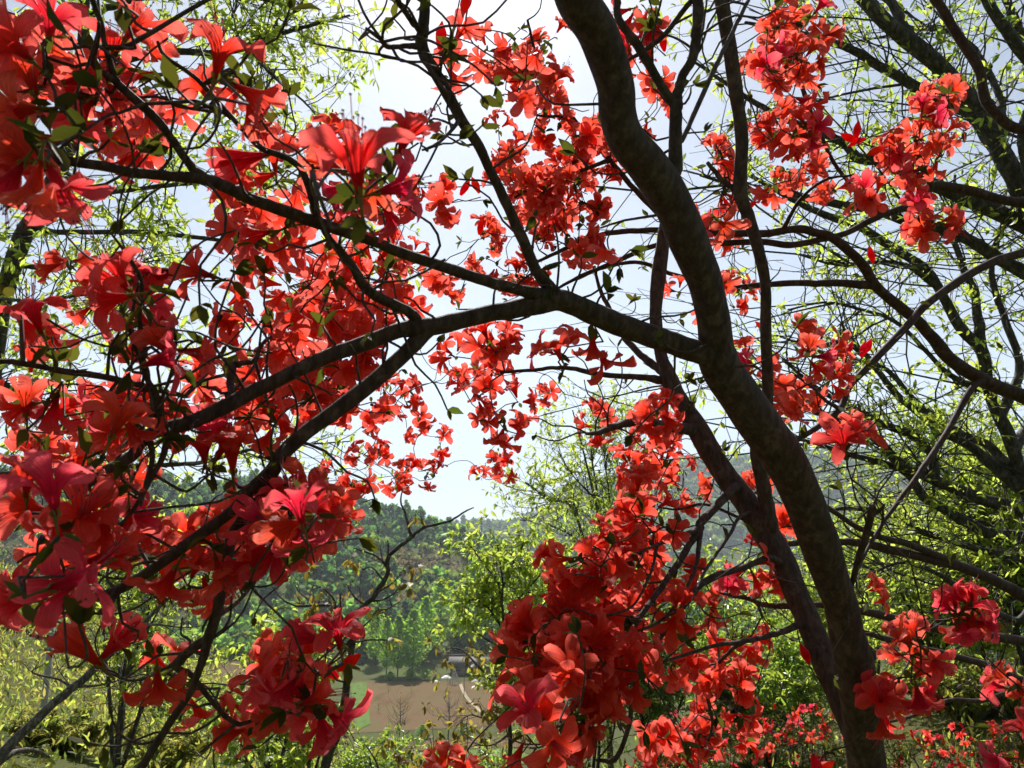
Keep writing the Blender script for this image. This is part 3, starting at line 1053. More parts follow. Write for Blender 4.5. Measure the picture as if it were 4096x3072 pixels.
# traced near blossoms: overview px, diameter, mouth angle, towards the viewer
for b in [(60, 150, 190, 110, .2), (120, 110, 170, 60, .4), (30, 240, 200, 180, .3), (165, 260, 180, 250, .5), (250, 90, 170, 80, .3), (300, 40, 170, 60, .1), (265, 225, 170, 300, .6),
          (480, 95, 215, 75, .1), (430, 180, 125, 120, .5), (560, 215, 190, 330, .2), (500, 200, 130, 200, .6), (550, 260, 175, 280, .5), (80, 310, 210, 190, .2), (230, 300, 170, 270, .2),
          (70, 430, 250, 262, .1), (140, 420, 230, 300, 0), (10, 410, 220, 230, .2), (330, 265, 150, 290, .1), (385, 245, 120, 270, .3), (200, 170, 180, 20, .7), (20, 90, 200, 140, .1), (110, 30, 190, 90, .2),
          (340, 110, 140, 20, .6), (280, 160, 150, 200, .8), (150, 200, 170, 0, .9), (40, 330, 210, 150, .7),
          (765, 330, 275, 98, .12), (885, 275, 200, 68, .05), (875, 400, 200, 20, .4), (720, 420, 150, 210, .3), (850, 480, 150, 300, .3), (590, 330, 130, 100, .3), (560, 385, 120, 200, .2), (630, 310, 130, 60, .2),
          (640, 430, 120, 270, .4), (540, 510, 150, 190, .2), (490, 500, 130, 170, .1), (600, 540, 130, 250, .5), (700, 350, 170, 150, .3), (800, 420, 170, 260, .5), (760, 470, 130, 200, .4),
          (415, 585, 150, 165, -.1), (245, 585, 190, 130, .1), (225, 650, 190, 190, .1), (315, 640, 150, 30, .5), (285, 590, 150, 80, .4), (65, 660, 190, 110, .1), (70, 715, 170, 310, .2), (310, 700, 150, 290, .3), (370, 770, 180, 20, .3), (340, 730, 170, 130, .3),
          (440, 765, 150, 350, .2), (290, 760, 140, 250, .3), (500, 690, 110, 90, .5), (630, 680, 140, 160, 0), (520, 640, 110, 30, .3), (600, 770, 130, 220, .4), (640, 730, 140, 280, .5), (480, 700, 110, 200, .3),
          (55, 850, 150, 100, .3), (20, 890, 150, 200, .3), (150, 870, 150, 60, .5), (190, 900, 150, 190, .6), (265, 890, 190, 80, .8), (300, 950, 170, 300, .3), (110, 890, 150, 240, .4), (240, 940, 150, 200, .5), (70, 760, 130, 90, .2),
          (430, 950, 150, 100, .2), (490, 950, 140, 60, .2), (530, 900, 120, 40, .6), (600, 880, 120, 20, .6), (560, 860, 120, 120, .6), (620, 930, 130, 300, .4), (570, 960, 120, 240, .4), (450, 900, 130, 130, .3),
          (110, 1040, 230, 110, .5), (50, 1090, 190, 170, .3), (185, 1100, 200, 40, .6), (255, 1050, 170, 60, .2), (310, 1110, 150, 20, .4), (280, 1150, 170, 280, .3), (220, 1160, 180, 250, .4), (120, 1160, 200, 230, .5), (60, 1010, 190, 90, .1),
          (15, 1120, 170, 180, .2), (190, 1240, 230, 20, .5), (130, 1270, 200, 200, .4), (25, 1300, 190, 185, 0), (100, 1330, 130, 300, .3), (15, 1255, 150, 120, .3), (250, 1200, 190, 10, .6),
          (340, 1200, 140, 100, .2), (355, 1270, 160, 240, .1), (430, 1210, 150, 60, .4), (480, 1250, 150, 300, .5), (560, 1180, 160, 80, .5), (520, 1230, 150, 200, .5), (640, 1080, 190, 110, .4), (690, 1090, 160, 20, .3),
          (610, 1140, 180, 200, .5), (650, 1170, 170, 280, .4), (560, 1120, 150, 150, .3), (715, 1130, 150, 350, .3), (670, 1050, 150, 70, .3), (590, 1210, 160, 250, .4), (450, 1290, 140, 280, .3), (600, 1060, 150, 120, .3),
          (340, 1490, 150, 265, .3), (385, 1400, 110, 70, .2), (330, 1420, 120, 150, .3), (400, 1500, 120, 300, .4), (435, 1550, 130, 300, 0), (510, 1560, 130, 40, .3), (540, 1540, 120, 330, .2),
          (725, 1350, 170, 100, .1), (655, 1375, 150, 170, .3), (640, 1480, 160, 130, .4), (570, 1490, 150, 160, .3), (610, 1510, 160, 240, .5), (700, 1500, 160, 20, .5), (740, 1560, 160, 330, .3), (700, 1580, 150, 280, .3),
          (590, 1550, 130, 250, .3), (490, 1590, 130, 200, .1), (540, 1590, 120, 330, .1), (660, 1540, 150, 200, .5), (560, 1450, 130, 120, .2),
          (960, 1640, 120, 90, .2), (1010, 1645, 120, 60, .3), (930, 1655, 110, 150, .2),
          (1135, 215, 105, 270, .5), (975, 125, 110, 90, .6), (1300, 545, 120, 270, .4), (1200, 745, 115, 110, .5), (1160, 750, 110, 160, 0), (1280, 760, 115, 270, .4), (1310, 790, 110, 300, .3), (1240, 720, 100, 60, .3), (1150, 130, 100, 250, .2), (1000, 60, 110, 60, .2), (985, 175, 100, 300, .1)]:
    A.big(*b)
for b in [(170, 1395, 170, 140), (255, 1385, 140, 45), (770, 1425, 120, 30), (690, 1440, 120, 150), (690, 1390, 130, 20), (330, 595, 150, 190), (1000, 20, 110, 250), (950, 60, 110, 90), (520, 345, 150, 190), (500, 965, 140, 95), (450, 930, 150, 80), (1040, 480, 70, 80), (1150, 470, 65, 110), (1010, 395, 75, 60), (1025, 390, 75, 110)]:
    A.big(b[0], b[1], b[2], b[3], .1, bud=True)
for m in [(820, 620, 100, 60, 12, 85), (660, 570, 80, 60, 10, 95), (920, 450, 50, 60, 9, 68), (880, 560, 90, 40, 9, 66), (760, 720, 100, 55, 14, 88), (690, 800, 100, 55, 13, 88), (860, 880, 55, 70, 16, 58),
          (820, 1010, 45, 45, 10, 54), (740, 1040, 40, 40, 8, 54), (910, 1025, 40, 20, 6, 50), (930, 950, 30, 35, 5, 50), (640, 860, 50, 40, 6, 100), (700, 660, 60, 50, 8, 90), (470, 850, 60, 40, 5, 110), (560, 800, 60, 40, 6, 110),
          (1290, 900, 38, 45, 6, 66), (1430, 890, 50, 35, 6, 84), (1400, 960, 60, 45, 8, 74), (1400, 1050, 65, 55, 12, 80), (1500, 1050, 50, 50, 8, 62), (1390, 1120, 55, 45, 8, 92), (1270, 1185, 60, 45, 10, 104),
          (1330, 1240, 75, 55, 12, 100), (1235, 1270, 55, 50, 9, 104), (1430, 1250, 60, 75, 12, 84), (1390, 1330, 95, 55, 14, 92), (1185, 1390, 65, 60, 11, 112), (1280, 1350, 60, 50, 10, 104), (1240, 1460, 90, 60, 12, 118),
          (1340, 1420, 90, 60, 13, 110), (1480, 1450, 55, 45, 7, 92), (1220, 1590, 70, 60, 10, 140), (1140, 1540, 35, 50, 4, 112), (1290, 1560, 50, 50, 5, 104), (1570, 1500, 50, 55, 11, 78), (1490, 1605, 65, 38, 11, 78),
          (1570, 1590, 55, 30, 7, 78), (1580, 1380, 50, 25, 6, 74), (1050, 740, 55, 35, 8, 74), (1050, 820, 55, 50, 12, 64), (1090, 910, 55, 50, 10, 72), (1090, 1010, 45, 25, 7, 44), (1045, 1040, 15, 12, 2, 38), (1190, 850, 18, 15, 2, 46), (1470, 1640, 60, 20, 4, 75)]:
    A.mass(*m)
for m in [(150, 150, 150, 120, 12, 122), (200, 650, 180, 100, 6, 110), (250, 900, 220, 80, 12, 116), (150, 1100, 150, 100, 10, 122), (400, 1220, 120, 60, 7, 120), (570, 1150, 110, 80, 9, 116), (650, 1460, 80, 80, 7, 120),
          (780, 370, 110, 80, 7, 116), (590, 430, 110, 110, 10, 106), (700, 620, 120, 60, 10, 95), (830, 540, 80, 60, 9, 76), (620, 880, 90, 60, 7, 100), (770, 820, 90, 60, 10, 84), (330, 260, 150, 80, 8, 118), (640, 1130, 90, 70, 8, 112), (700, 1080, 50, 40, 4, 100), (1250, 1420, 110, 90, 8, 114), (1180, 1560, 60, 70, 5, 118), (1020, 800, 60, 60, 5, 66)]:
    A.mass(*m)
A.grow_twigs(M['twig_az'], 420)
A.finish()

# ---------------------------------------------------------------- azalea C : rooted out of sight to the right, long reddish branches
rC = root_at("azalea_tree", "red azalea at the right whose long reddish branches cross behind the thick bent trunk", "azalea", 2.05, 2.35)
Cz = Plant(rC)
RB = M['bark_red']
Cz.branch("trunk", [(4330, 300, 56), (4370, 800, 76), (4420, 1300, 96), (4480, 1800, 112), (4540, 2300, 124), (4600, 2800, 130), (4640, 3100, 134)], 2.0, 2.25, part="trunk", mat=RB, to_ground=True)
Cz.branch("a", [(4470, 1740, 70), (4250, 1650, 60), (4096, 1583, 58), (3924, 1517, 54), (3792, 1431, 52), (3692, 1305, 44), (3632, 1252, 42), (3513, 1152, 40), (3460, 1066, 40), (3407, 1014, 38), (3327, 955, 36),
                (3195, 915, 32), (3036, 935, 30), (2822, 928, 26), (2630, 921, 24), (2500, 925, 22), (2380, 945, 20), (2250, 1000, 16), (2120, 1060, 12)], on="trunk", d1=1.6, mat=RB)
Cz.branch("a2", [(3500, 1145, 34), (3294, 1133, 28), (3062, 1139, 24), (2900, 1150, 20), (2700, 1100, 18), (2560, 1050, 16), (2420, 1070, 14), (2300, 1120, 10)], on="a", d1=1.75, mat=RB)
Cz.branch("b", [(4370, 780, 52), (4096, 815, 40), (3858, 762, 40), (3725, 749, 38), (3659, 815, 32), (3526, 862, 26), (3394, 928, 24), (3294, 955, 24), (3162, 981, 26), (3036, 968, 26), (2822, 975, 24), (2623, 981, 22), (2464, 1047, 18), (2331, 1100, 15), (2200, 1170, 10)], on="trunk", d1=1.65, mat=RB)
Cz.branch("c", [(4400, 940, 42), (4250, 975, 38), (4096, 1013, 36), (3957, 1053, 34), (3725, 1199, 31), (3632, 1298, 30), (3473, 1464, 28), (3394, 1550, 27), (3347, 1650, 26), (3175, 1769, 20), (3050, 1850, 12)], on="trunk", d1=1.5, mat=RB)
Cz.branch("d", [(4000, 1540, 30), (3911, 1530, 26), (3811, 1690, 24), (3712, 1842, 22), (3573, 2034, 18), (3526, 2100, 16), (3420, 2290, 12)], on="a", d1=1.6, mat=RB)
Cz.branch("e", [(4545, 2480, 60), (4300, 2440, 56), (4096, 2383, 52), (4024, 2343, 46), (3858, 2270, 40), (3593, 2204, 36), (3460, 2178, 32), (3354, 2164, 28), (3200, 2170, 24), (3080, 2190, 18)], on="trunk", d1=1.55, mat=RB)
Cz.branch("e2", [(3858, 2270, 34), (3659, 2184, 28), (3460, 2125, 24), (3281, 2012, 18), (3150, 1950, 10)], on="e", d1=1.5, mat=RB)
Cz.branch("f", [(4580, 2720, 56), (4300, 2620, 44), (4096, 2569, 38), (3792, 2523, 35), (3626, 2483, 34), (3434, 2443, 30), (3300, 2420, 24), (3100, 2420, 18)], on="trunk", d1=1.5, mat=RB)
Cz.branch("g", [(4590, 2800, 44), (4300, 2760, 36), (4096, 2722, 30), (3924, 2655, 28), (3778, 2615, 26), (3593, 2569, 24), (3454, 2529, 20), (3330, 2500, 14)], on="trunk", d1=1.6, mat=RB)
Cz.branch("h", [(4590, 2780, 34), (4300, 2720, 24), (4096, 2754, 18), (3924, 2801, 17), (3792, 2801, 16), (3659, 2861, 14), (3527, 2894, 10)], on="trunk", d1=1.6, mat=RB)
Cz.branch("i", [(4340, 430, 46), (4100, 520, 40), (3957, 424, 40), (3918, 285, 38), (3805, 100, 36), (3745, 0, 34), (3700, -100, 30)], on="trunk", d1=2.0, mat=RB)
Cz.branch("j", [(2700, 924, 24), (2560, 780, 22), (2440, 640, 20), (2330, 520, 18), (2230, 380, 16), (2150, 230, 13), (2110, 80, 10)], on="a", d1=1.55, mat=RB)
Cz.branch("j2", [(2440, 640, 16), (2300, 690, 14), (2180, 720, 12), (2060, 790, 9)], on="j", d1=1.6, mat=RB)
Cz.branch("j3", [(2330, 520, 14), (2250, 470, 12), (2150, 460, 10), (2060, 400, 8)], on="j", d1=1.5, mat=RB)
Cz.branch("k", [(3526, 862, 18), (3420, 760, 16), (3330, 640, 15), (3260, 480, 14), (3200, 330, 12), (3180, 150, 10)], on="b", d1=1.6, mat=RB)
Cz.branch("l", [(3725, 749, 22), (3700, 660, 18), (3660, 560, 14)], on="b", d1=1.55, mat=RB)
Cz.branch("m", [(2780, 930, 16), (2880, 820, 14), (2900, 700, 12), (2880, 600, 9)], on="a", d1=1.6, mat=RB)
Cz.branch("n", [(3130, 925, 16), (3200, 800, 14), (3300, 720, 12), (3420, 700, 9)], on="a", d1=1.6, mat=RB)
Cz.branch("o", [(3350, 1640, 16), (3300, 1600, 14), (3250, 1550, 12), (3180, 1500, 9)], on="c", d1=1.4, mat=RB)
for m in [(1130, 190, 60, 80, 10, 78), (1080, 130, 50, 60, 5, 76), (1180, 130, 50, 60, 8, 74), (1210, 300, 65, 75, 18, 70), (1150, 400, 75, 60, 18, 66), (1230, 420, 60, 60, 13, 68), (1310, 300, 50, 90, 12, 68),
          (1270, 510, 50, 40, 6, 74), (1180, 500, 80, 50, 11, 62), (1390, 110, 35, 60, 7, 74), (1410, 210, 30, 50, 6, 70), (1410, 15, 35, 20, 4, 84), (1000, 600, 55, 50, 8, 56), (1040, 540, 55, 45, 10, 58), (1110, 570, 50, 40, 6, 62),
          (1720, 50, 60, 55, 14, 72), (1700, 180, 65, 60, 15, 74), (1690, 280, 50, 45, 10, 74), (1740, 120, 50, 40, 6, 72), (1560, 330, 38, 28, 6, 66), (1545, 440, 35, 40, 5, 84), (1560, 560, 28, 55, 8, 64), (1590, 640, 28, 40, 5, 56),
          (1640, 740, 30, 55, 5, 74), (1720, 400, 55, 45, 11, 66), (1790, 395, 30, 35, 5, 66), (1870, 420, 45, 30, 4, 84), (1980, 320, 60, 50, 12, 74), (2050, 240, 40, 45, 8, 66), (2005, 500, 35, 45, 6, 76), (1990, 350, 50, 30, 6, 70),
          (1735, 755, 50, 30, 6, 84), (1770, 835, 75, 35, 11, 78), (1700, 850, 25, 30, 3, 74), (1830, 1000, 40, 28, 3, 106), (1860, 1295, 20, 20, 2, 74), (1630, 1230, 45, 55, 9, 80), (1550, 1290, 35, 30, 5, 80), (1690, 1180, 30, 55, 6, 74),
          (2090, 1310, 55, 35, 8, 86), (1960, 1430, 55, 50, 9, 100), (1910, 1495, 35, 45, 5, 96), (1940, 1375, 35, 18, 2, 90), (2200, 1480, 18, 35, 3, 94), (2195, 1625, 28, 35, 4, 112), (1640, 1050, 40, 40, 4, 60), (1560, 1040, 35, 40, 5, 60), (1460, 640, 60, 30, 3, 58)]:
    Cz.mass(*m)
for b in [(1825, 290, 76, 150), (1850, 270, 76, 90), (1880, 330, 80, 200), (1840, 310, 76, 200), (1820, 740, 70, 100), (1840, 745, 70, 60), (1865, 745, 70, 80), (1880, 740, 70, 60), (1625, 440, 80, 30), (1760, 1640, 110, 100), (1735, 1400, 90, 110), (1790, 1650, 110, 30), (1640, 700, 74, 140), (1430, 80, 80, 100), (1880, 540, 70, 100)]:
    Cz.big(b[0], b[1], b[2], b[3], .1, bud=True)
for m in [(1150, 260, 90, 110, 12, 72), (1200, 430, 110, 80, 14, 68), (1100, 620, 90, 50, 7, 64), (1290, 420, 60, 60, 6, 70), (1700, 230, 70, 80, 6, 74), (1990, 310, 60, 60, 4, 74), (1070, 330, 40, 60, 5, 66)]:
    Cz.mass(*m)
Cz.grow_twigs(M['bark_red'], 160)
Cz.finish()


# ---------------------------------------------------------------- trees in fresh leaf
def ground_hit(x, y):
    """where the view ray through a pixel meets the ground"""
    v = P(x, y, 1.0) - CP
    t = np.concatenate([np.linspace(3, 60, 300), np.linspace(60.5, 1500, 2600)])
    q = CP + t[:, None] * v
    below = q[:, 2] < gz(q[:, 0], q[:, 1])
    i = int(np.argmax(below)) if below.any() else len(t) - 1
    return np.array([q[i, 0], q[i, 1], float(gz(q[i, 0], q[i, 1]))])


def tree_root(name, label, cat, xpx, d, group=None):
    w = P(xpx, 2400, d)
    return thing(name, label, cat, (w[0], w[1], float(gz(w[0], w[1]))), group)


def plant_at(pt):
    return [pt]


DK = M['bark_dk']
# left tree
t = tree_root("tree", "dark leafy tree at the left edge with thin limbs behind the nearest blossoms", "tree", -220, 3.9)
G = Plant(t)
G.ws = .8
G.branch("trunk", [(345, -90, 48), (335, 70, 52), (322, 300, 58), (290, 560, 66), (190, 760, 76), (105, 930, 88), (45, 1100, 90), (0, 1250, 92), (-60, 1700, 96), (-110, 2100, 100), (-150, 2600, 110)], 3.6, 3.9, part="trunk", mat=DK, to_ground=True)
for nm, p, d1 in [("a", [(133, 900, 40), (200, 925, 30), (331, 928, 26), (600, 930, 24), (862, 960, 20), (1050, 990, 14), (1250, 1010, 8)], 3.3),
                  ("b", [(240, 680, 34), (371, 770, 26), (480, 765, 24), (663, 743, 22), (796, 729, 18), (950, 700, 13), (1120, 690, 7)], 3.5),
                  ("c", [(322, 330, 44), (480, 250, 36), (663, 205, 34), (862, 212, 32), (1000, 186, 30), (1110, 139, 24), (1250, 100, 16), (1400, 60, 8)], 3.8),
                  ("d", [(335, 60, 34), (500, 10, 28), (700, -30, 24), (950, -20, 18), (1150, 20, 10)], 3.6),
                  ("e", [(60, 1060, 30), (190, 1070, 20), (330, 1040, 16), (480, 1060, 12), (640, 1040, 7)], 3.4),
                  ("f", [(10, 1240, 30), (130, 1215, 22), (250, 1190, 18), (400, 1180, 12), (560, 1230, 7)], 3.7),
                  ("g", [(-75, 1900, 34), (60, 1890, 26), (245, 1880, 24), (464, 1868, 24), (782, 1852, 22), (1000, 1800, 16), (1200, 1780, 11), (1400, 1765, 6)], 4.2),
                  ("h", [(-40, 1500, 30), (80, 1570, 20), (300, 1640, 14), (560, 1650, 10), (760, 1600, 6)], 4.0),
                  ("i", [(300, 520, 30), (420, 560, 20), (560, 600, 14), (700, 590, 9)], 3.9),
                  ("j", [(330, 200, 26), (200, 120, 18), (60, 60, 14), (-60, 20, 10)], 3.7)]:
    G.branch(nm, p, on="trunk", d1=d1, mat=DK)
G.branch("c2", [(1000, 188, 20), (1060, 270, 16), (1120, 330, 13), (1230, 420, 10), (1300, 520, 6)], on="c", d1=3.6, mat=DK)
G.branch("c3", [(1110, 140, 20), (1150, 80, 16), (1200, 20, 12), (1260, -60, 8)], on="c", d1=3.9, mat=DK)
G.branch("c4", [(860, 212, 18), (900, 120, 14), (940, 40, 12), (960, -50, 9)], on="c", d1=4.0, mat=DK)
G.sprays(330, (.18, .46), .047, M['leaf_y'], DK, per=5, bias=(0, 0, .05), width=.95, names=["a", "b", "c", "c2", "c3", "c4", "d", "e", "f", "i", "j", "h"])
G.sprays(110, (.18, .5), .045, M['leaf_y'], DK, per=4, names=["g", "h"])

# right trees
t = tree_root("tree", "dark tree with thick parallel limbs slanting up behind the azalea blossoms, upper right", "tree", 4900, 3.8)
G = Plant(t)
G.ws = .8
G.branch("trunk", [(3300, -170, 80), (3460, 0, 72), (3593, 133, 78), (3758, 265, 84), (3924, 464, 86), (4010, 610, 92), (4110, 800, 112), (4250, 1050, 120), (4450, 1500, 140), (4620, 2000, 150), (4750, 2600, 160)], 3.6, 3.8, part="trunk", mat=DK, to_ground=True, wig=.25)
for nm, p, d1 in [("a", [(3900, 440, 70), (3760, 270, 54), (3650, 150, 48), (3560, 0, 42), (3500, -100, 38)], 3.9),
                  ("b", [(4010, 600, 60), (3870, 450, 56), (3745, 385, 52), (3640, 330, 50), (3526, 265, 46), (3420, 205, 40), (3314, 166, 34), (3150, 120, 24), (2980, 90, 16)], 3.9),
                  ("c", [(4290, 1150, 90), (4200, 980, 84), (4096, 900, 80), (3920, 815, 76), (3792, 762, 72), (3659, 716, 64), (3540, 650, 58), (3427, 630, 50), (3360, 564, 44), (3195, 497, 36), (3050, 430, 28), (2900, 330, 20), (2750, 230, 12)], 4.0),
                  ("d", [(4420, 1420, 80), (4250, 1180, 72), (4096, 1090, 66), (3950, 1010, 60), (3820, 930, 54), (3660, 900, 50), (3540, 850, 46), (3433, 828, 44), (3261, 800, 36), (3130, 762, 28), (2996, 762, 22), (2800, 700, 14)], 4.0),
                  ("e", [(4180, 900, 60), (4090, 560, 56), (4150, 330, 60), (4057, 166, 56), (3944, 0, 50), (3880, -120, 44)], 3.3),
                  ("f", [(4300, 700, 60), (4200, 420, 52), (4110, 200, 46), (4040, 40, 40), (4000, -80, 30)], 4.2),
                  ("g", [(3990, 590, 44), (4000, 400, 36), (3900, 200, 28), (3800, 130, 20), (3690, 100, 14)], 4.2)]:
    if nm in ("e", "f"):
        G.branch(nm, p, d1 + .2, d1, mat=DK)
    else:
        G.branch(nm, p, on="trunk", d1=d1, mat=DK)
G.bare(24, (.6, 1.6), (.003, .008), DK, ['a', 'b', 'c', 'd', 'g'], -RT + UP * .3)
G.sprays(190, (.25, .6), .043, M['leaf_y'], DK, per=5, bias=(0, 0, .1), names=["a", "b", "c", "d", "g"], rtw=.005)
G.sprays(45, (.3, .7), .045, M['leaf_g'], DK, per=4, names=["e", "f", "g"], rtw=.005)

t = tree_root("tree", "dark tree at the right with many crossing limbs fanning left under the slanting ones", "tree", 4380, 4.6)
G = Plant(t)
G.ws = .8
G.branch("trunk", [(2996, 700, 20), (3261, 845, 34), (3433, 905, 40), (3590, 1000, 44), (3690, 1066, 42), (3745, 1133, 45), (3825, 1285, 50), (3924, 1400, 56), (3950, 1530, 58), (3990, 1640, 60), (4030, 1730, 64), (4096, 1930, 70), (4180, 2300, 80), (4250, 2800, 90)], 4.2, 4.5, part="trunk", mat=DK, to_ground=True)
for nm, p, d1 in [("a", [(4100, 1960, 70), (3990, 1880, 56), (3900, 1800, 46), (3760, 1720, 40), (3600, 1590, 34), (3480, 1450, 26), (3380, 1370, 20), (3248, 1385, 14), (3100, 1340, 10)], 4.6),
                  ("b", [(4120, 2060, 80), (4020, 2020, 66), (3900, 1990, 60), (3712, 1908, 54), (3593, 1849, 50), (3460, 1723, 42), (3261, 1643, 32), (3162, 1590, 26), (3000, 1530, 16), (2850, 1500, 10)], 4.0),
                  ("c", [(3740, 1915, 50), (3725, 1815, 42), (3659, 1743, 40), (3526, 1696, 36), (3407, 1630, 30), (3280, 1560, 20), (3130, 1440, 12)], 4.2),
                  ("d", [(4150, 2200, 70), (4096, 2151, 60), (3957, 2138, 56), (3891, 2105, 54), (3758, 2025, 48), (3690, 1980, 44), (3626, 1890, 38), (3520, 1850, 32), (3414, 1822, 26), (3250, 1770, 18), (3100, 1740, 12)], 4.2),
                  ("e", [(4090, 1910, 60), (3960, 1790, 44), (3850, 1740, 38), (3690, 1630, 30), (3560, 1490, 24), (3500, 1450, 18), (3380, 1330, 12)], 4.9),
                  ("f", [(4160, 2260, 60), (4000, 2220, 40), (3860, 2180, 32), (3700, 2130, 26), (3560, 2060, 20), (3400, 2030, 16), (3250, 2060, 10)], 4.6),
                  ("g", [(3930, 1410, 46), (3900, 1180, 40), (3860, 1090, 36), (3830, 1000, 30), (3800, 900, 24), (3820, 700, 14)], 4.4),
                  ("h", [(4000, 1660, 50), (4080, 1480, 40), (4020, 1280, 34), (3970, 1130, 30), (3980, 980, 24), (4060, 800, 16)], 4.7),
                  ("i", [(4050, 1800, 50), (4130, 1660, 40), (4200, 1500, 34), (4220, 1250, 28)], 4.9),
                  ("j", [(4180, 2300, 60), (4080, 2480, 40), (3900, 2400, 30), (3760, 2300, 24), (3620, 2250, 16), (3480, 2290, 10)], 4.4),
                  ("k", [(3960, 1560, 36), (3800, 1500, 26), (3600, 1300, 20), (3450, 1240, 16), (3300, 1210, 12), (3150, 1240, 8)], 4.5),
                  ("l", [(3755, 1150, 30), (3620, 1060, 24), (3480, 1050, 18), (3350, 1060, 14), (3200, 1020, 10)], 4.3)]:
    G.branch(nm, p, on="trunk" if nm != "c" else "b", d1=d1, mat=DK)
G.bare(42, (.7, 1.9), (.003, .008), DK, list('abcdefjkl'), -RT + UP * .25)
G.sprays(250, (.2, .55), .046, M['leaf_y'], DK, per=5, bias=(0, 0, .1), rtw=.005)
G.sprays(60, (.3, .9), .04, M['leaf_y'], DK, per=2, bias=(0, 0, .1), rtw=.006)

t = tree_root("tree", "slender tree of thin ascending stems in pale new leaf behind the bottom blossoms", "tree", 2420, 8.0)
G = Plant(t)
G.ws = .8
G.branch("trunk", [(2290, 1640, 6), (2345, 1850, 10), (2390, 2050, 15), (2420, 2250, 20), (2430, 2600, 26), (2440, 3000, 30)], 7.9, 8.0, part="trunk", mat=DK, to_ground=True)
for nm, p in [("a", [(2425, 2300, 16), (2400, 2050, 12), (2370, 1850, 9), (2360, 1700, 5)]), ("b", [(2425, 2350, 16), (2440, 2050, 12), (2420, 1850, 8), (2400, 1680, 5)]), ("c", [(2430, 2500, 18), (2298, 2052, 14), (2199, 2000, 11), (2100, 1928, 6)]),
              ("d", [(2428, 2400, 14), (2480, 2100, 10), (2520, 1900, 7), (2540, 1700, 4)]), ("e", [(2430, 2450, 14), (2350, 2200, 10), (2200, 2100, 7), (2080, 2080, 4)]), ("f", [(2428, 2400, 14), (2540, 2200, 9), (2640, 2050, 6), (2700, 1900, 4)]),
              ("g", [(2380, 2000, 9), (2290, 1900, 6), (2230, 1800, 4)])]:
    G.branch(nm, p, on="trunk", d1=7.9 + random.uniform(-.3, .5), mat=DK)
G.br.pop("trunk2", None)
G.sprays(230, (.25, .7), .065, M['leaf_y'], DK, per=6, bias=(0, 0, .5), rtw=.005, width=.9)

t = tree_root("tree", "small leafy tree with a crooked thin trunk between the brown field and the bottom blossoms", "tree", 2041, 5.2)
G = Plant(t)
G.ws = .8
G.branch("trunk", [(1990, 2180, 7), (2010, 2320, 10), (2008, 2403, 13), (2014, 2502, 15), (2008, 2635, 17), (2021, 2801, 19), (2041, 2933, 21), (2041, 3072, 24)], 5.1, 5.2, part="trunk", mat=DK, to_ground=True)
for nm, p in [("a", [(2015, 2770, 12), (1995, 2760, 12), (1928, 2680, 10), (1849, 2602, 8), (1800, 2590, 4)]), ("b", [(2012, 2520, 12), (1960, 2440, 9), (1900, 2400, 6), (1850, 2420, 4)]), ("c", [(2008, 2420, 12), (1990, 2330, 9), (1930, 2250, 7), (1880, 2180, 4)]),
              ("d", [(2014, 2480, 12), (2080, 2390, 10), (2160, 2300, 8), (2220, 2200, 5)]), ("e", [(2030, 2860, 12), (1960, 2880, 9), (1880, 2860, 6), (1830, 2900, 4)]), ("f", [(2020, 2780, 12), (2080, 2650, 10), (2170, 2550, 8), (2260, 2500, 5)]),
              ("g", [(2010, 2600, 10), (1950, 2560, 8), (1890, 2520, 5)]), ("h", [(2030, 2850, 12), (2110, 2760, 9), (2180, 2700, 6)]), ("i", [(2009, 2350, 10), (2060, 2240, 8), (2120, 2130, 5)]), ("j", [(2035, 2930, 12), (1970, 2980, 8), (1900, 2980, 5)])]:
    G.branch(nm, p, on="trunk", d1=5.2 + random.uniform(-.4, .4), mat=DK)
G.sprays(230, (.09, .24), .048, M['leaf_y'], DK, per=5, rtw=.003, width=1.2, names=list("bcdfhi"))
G.sprays(34, (.12, .3), .05, M['leaf_b'], DK, per=4, rtw=.003, width=1.3, droop=.7, names=["a", "e", "j"])

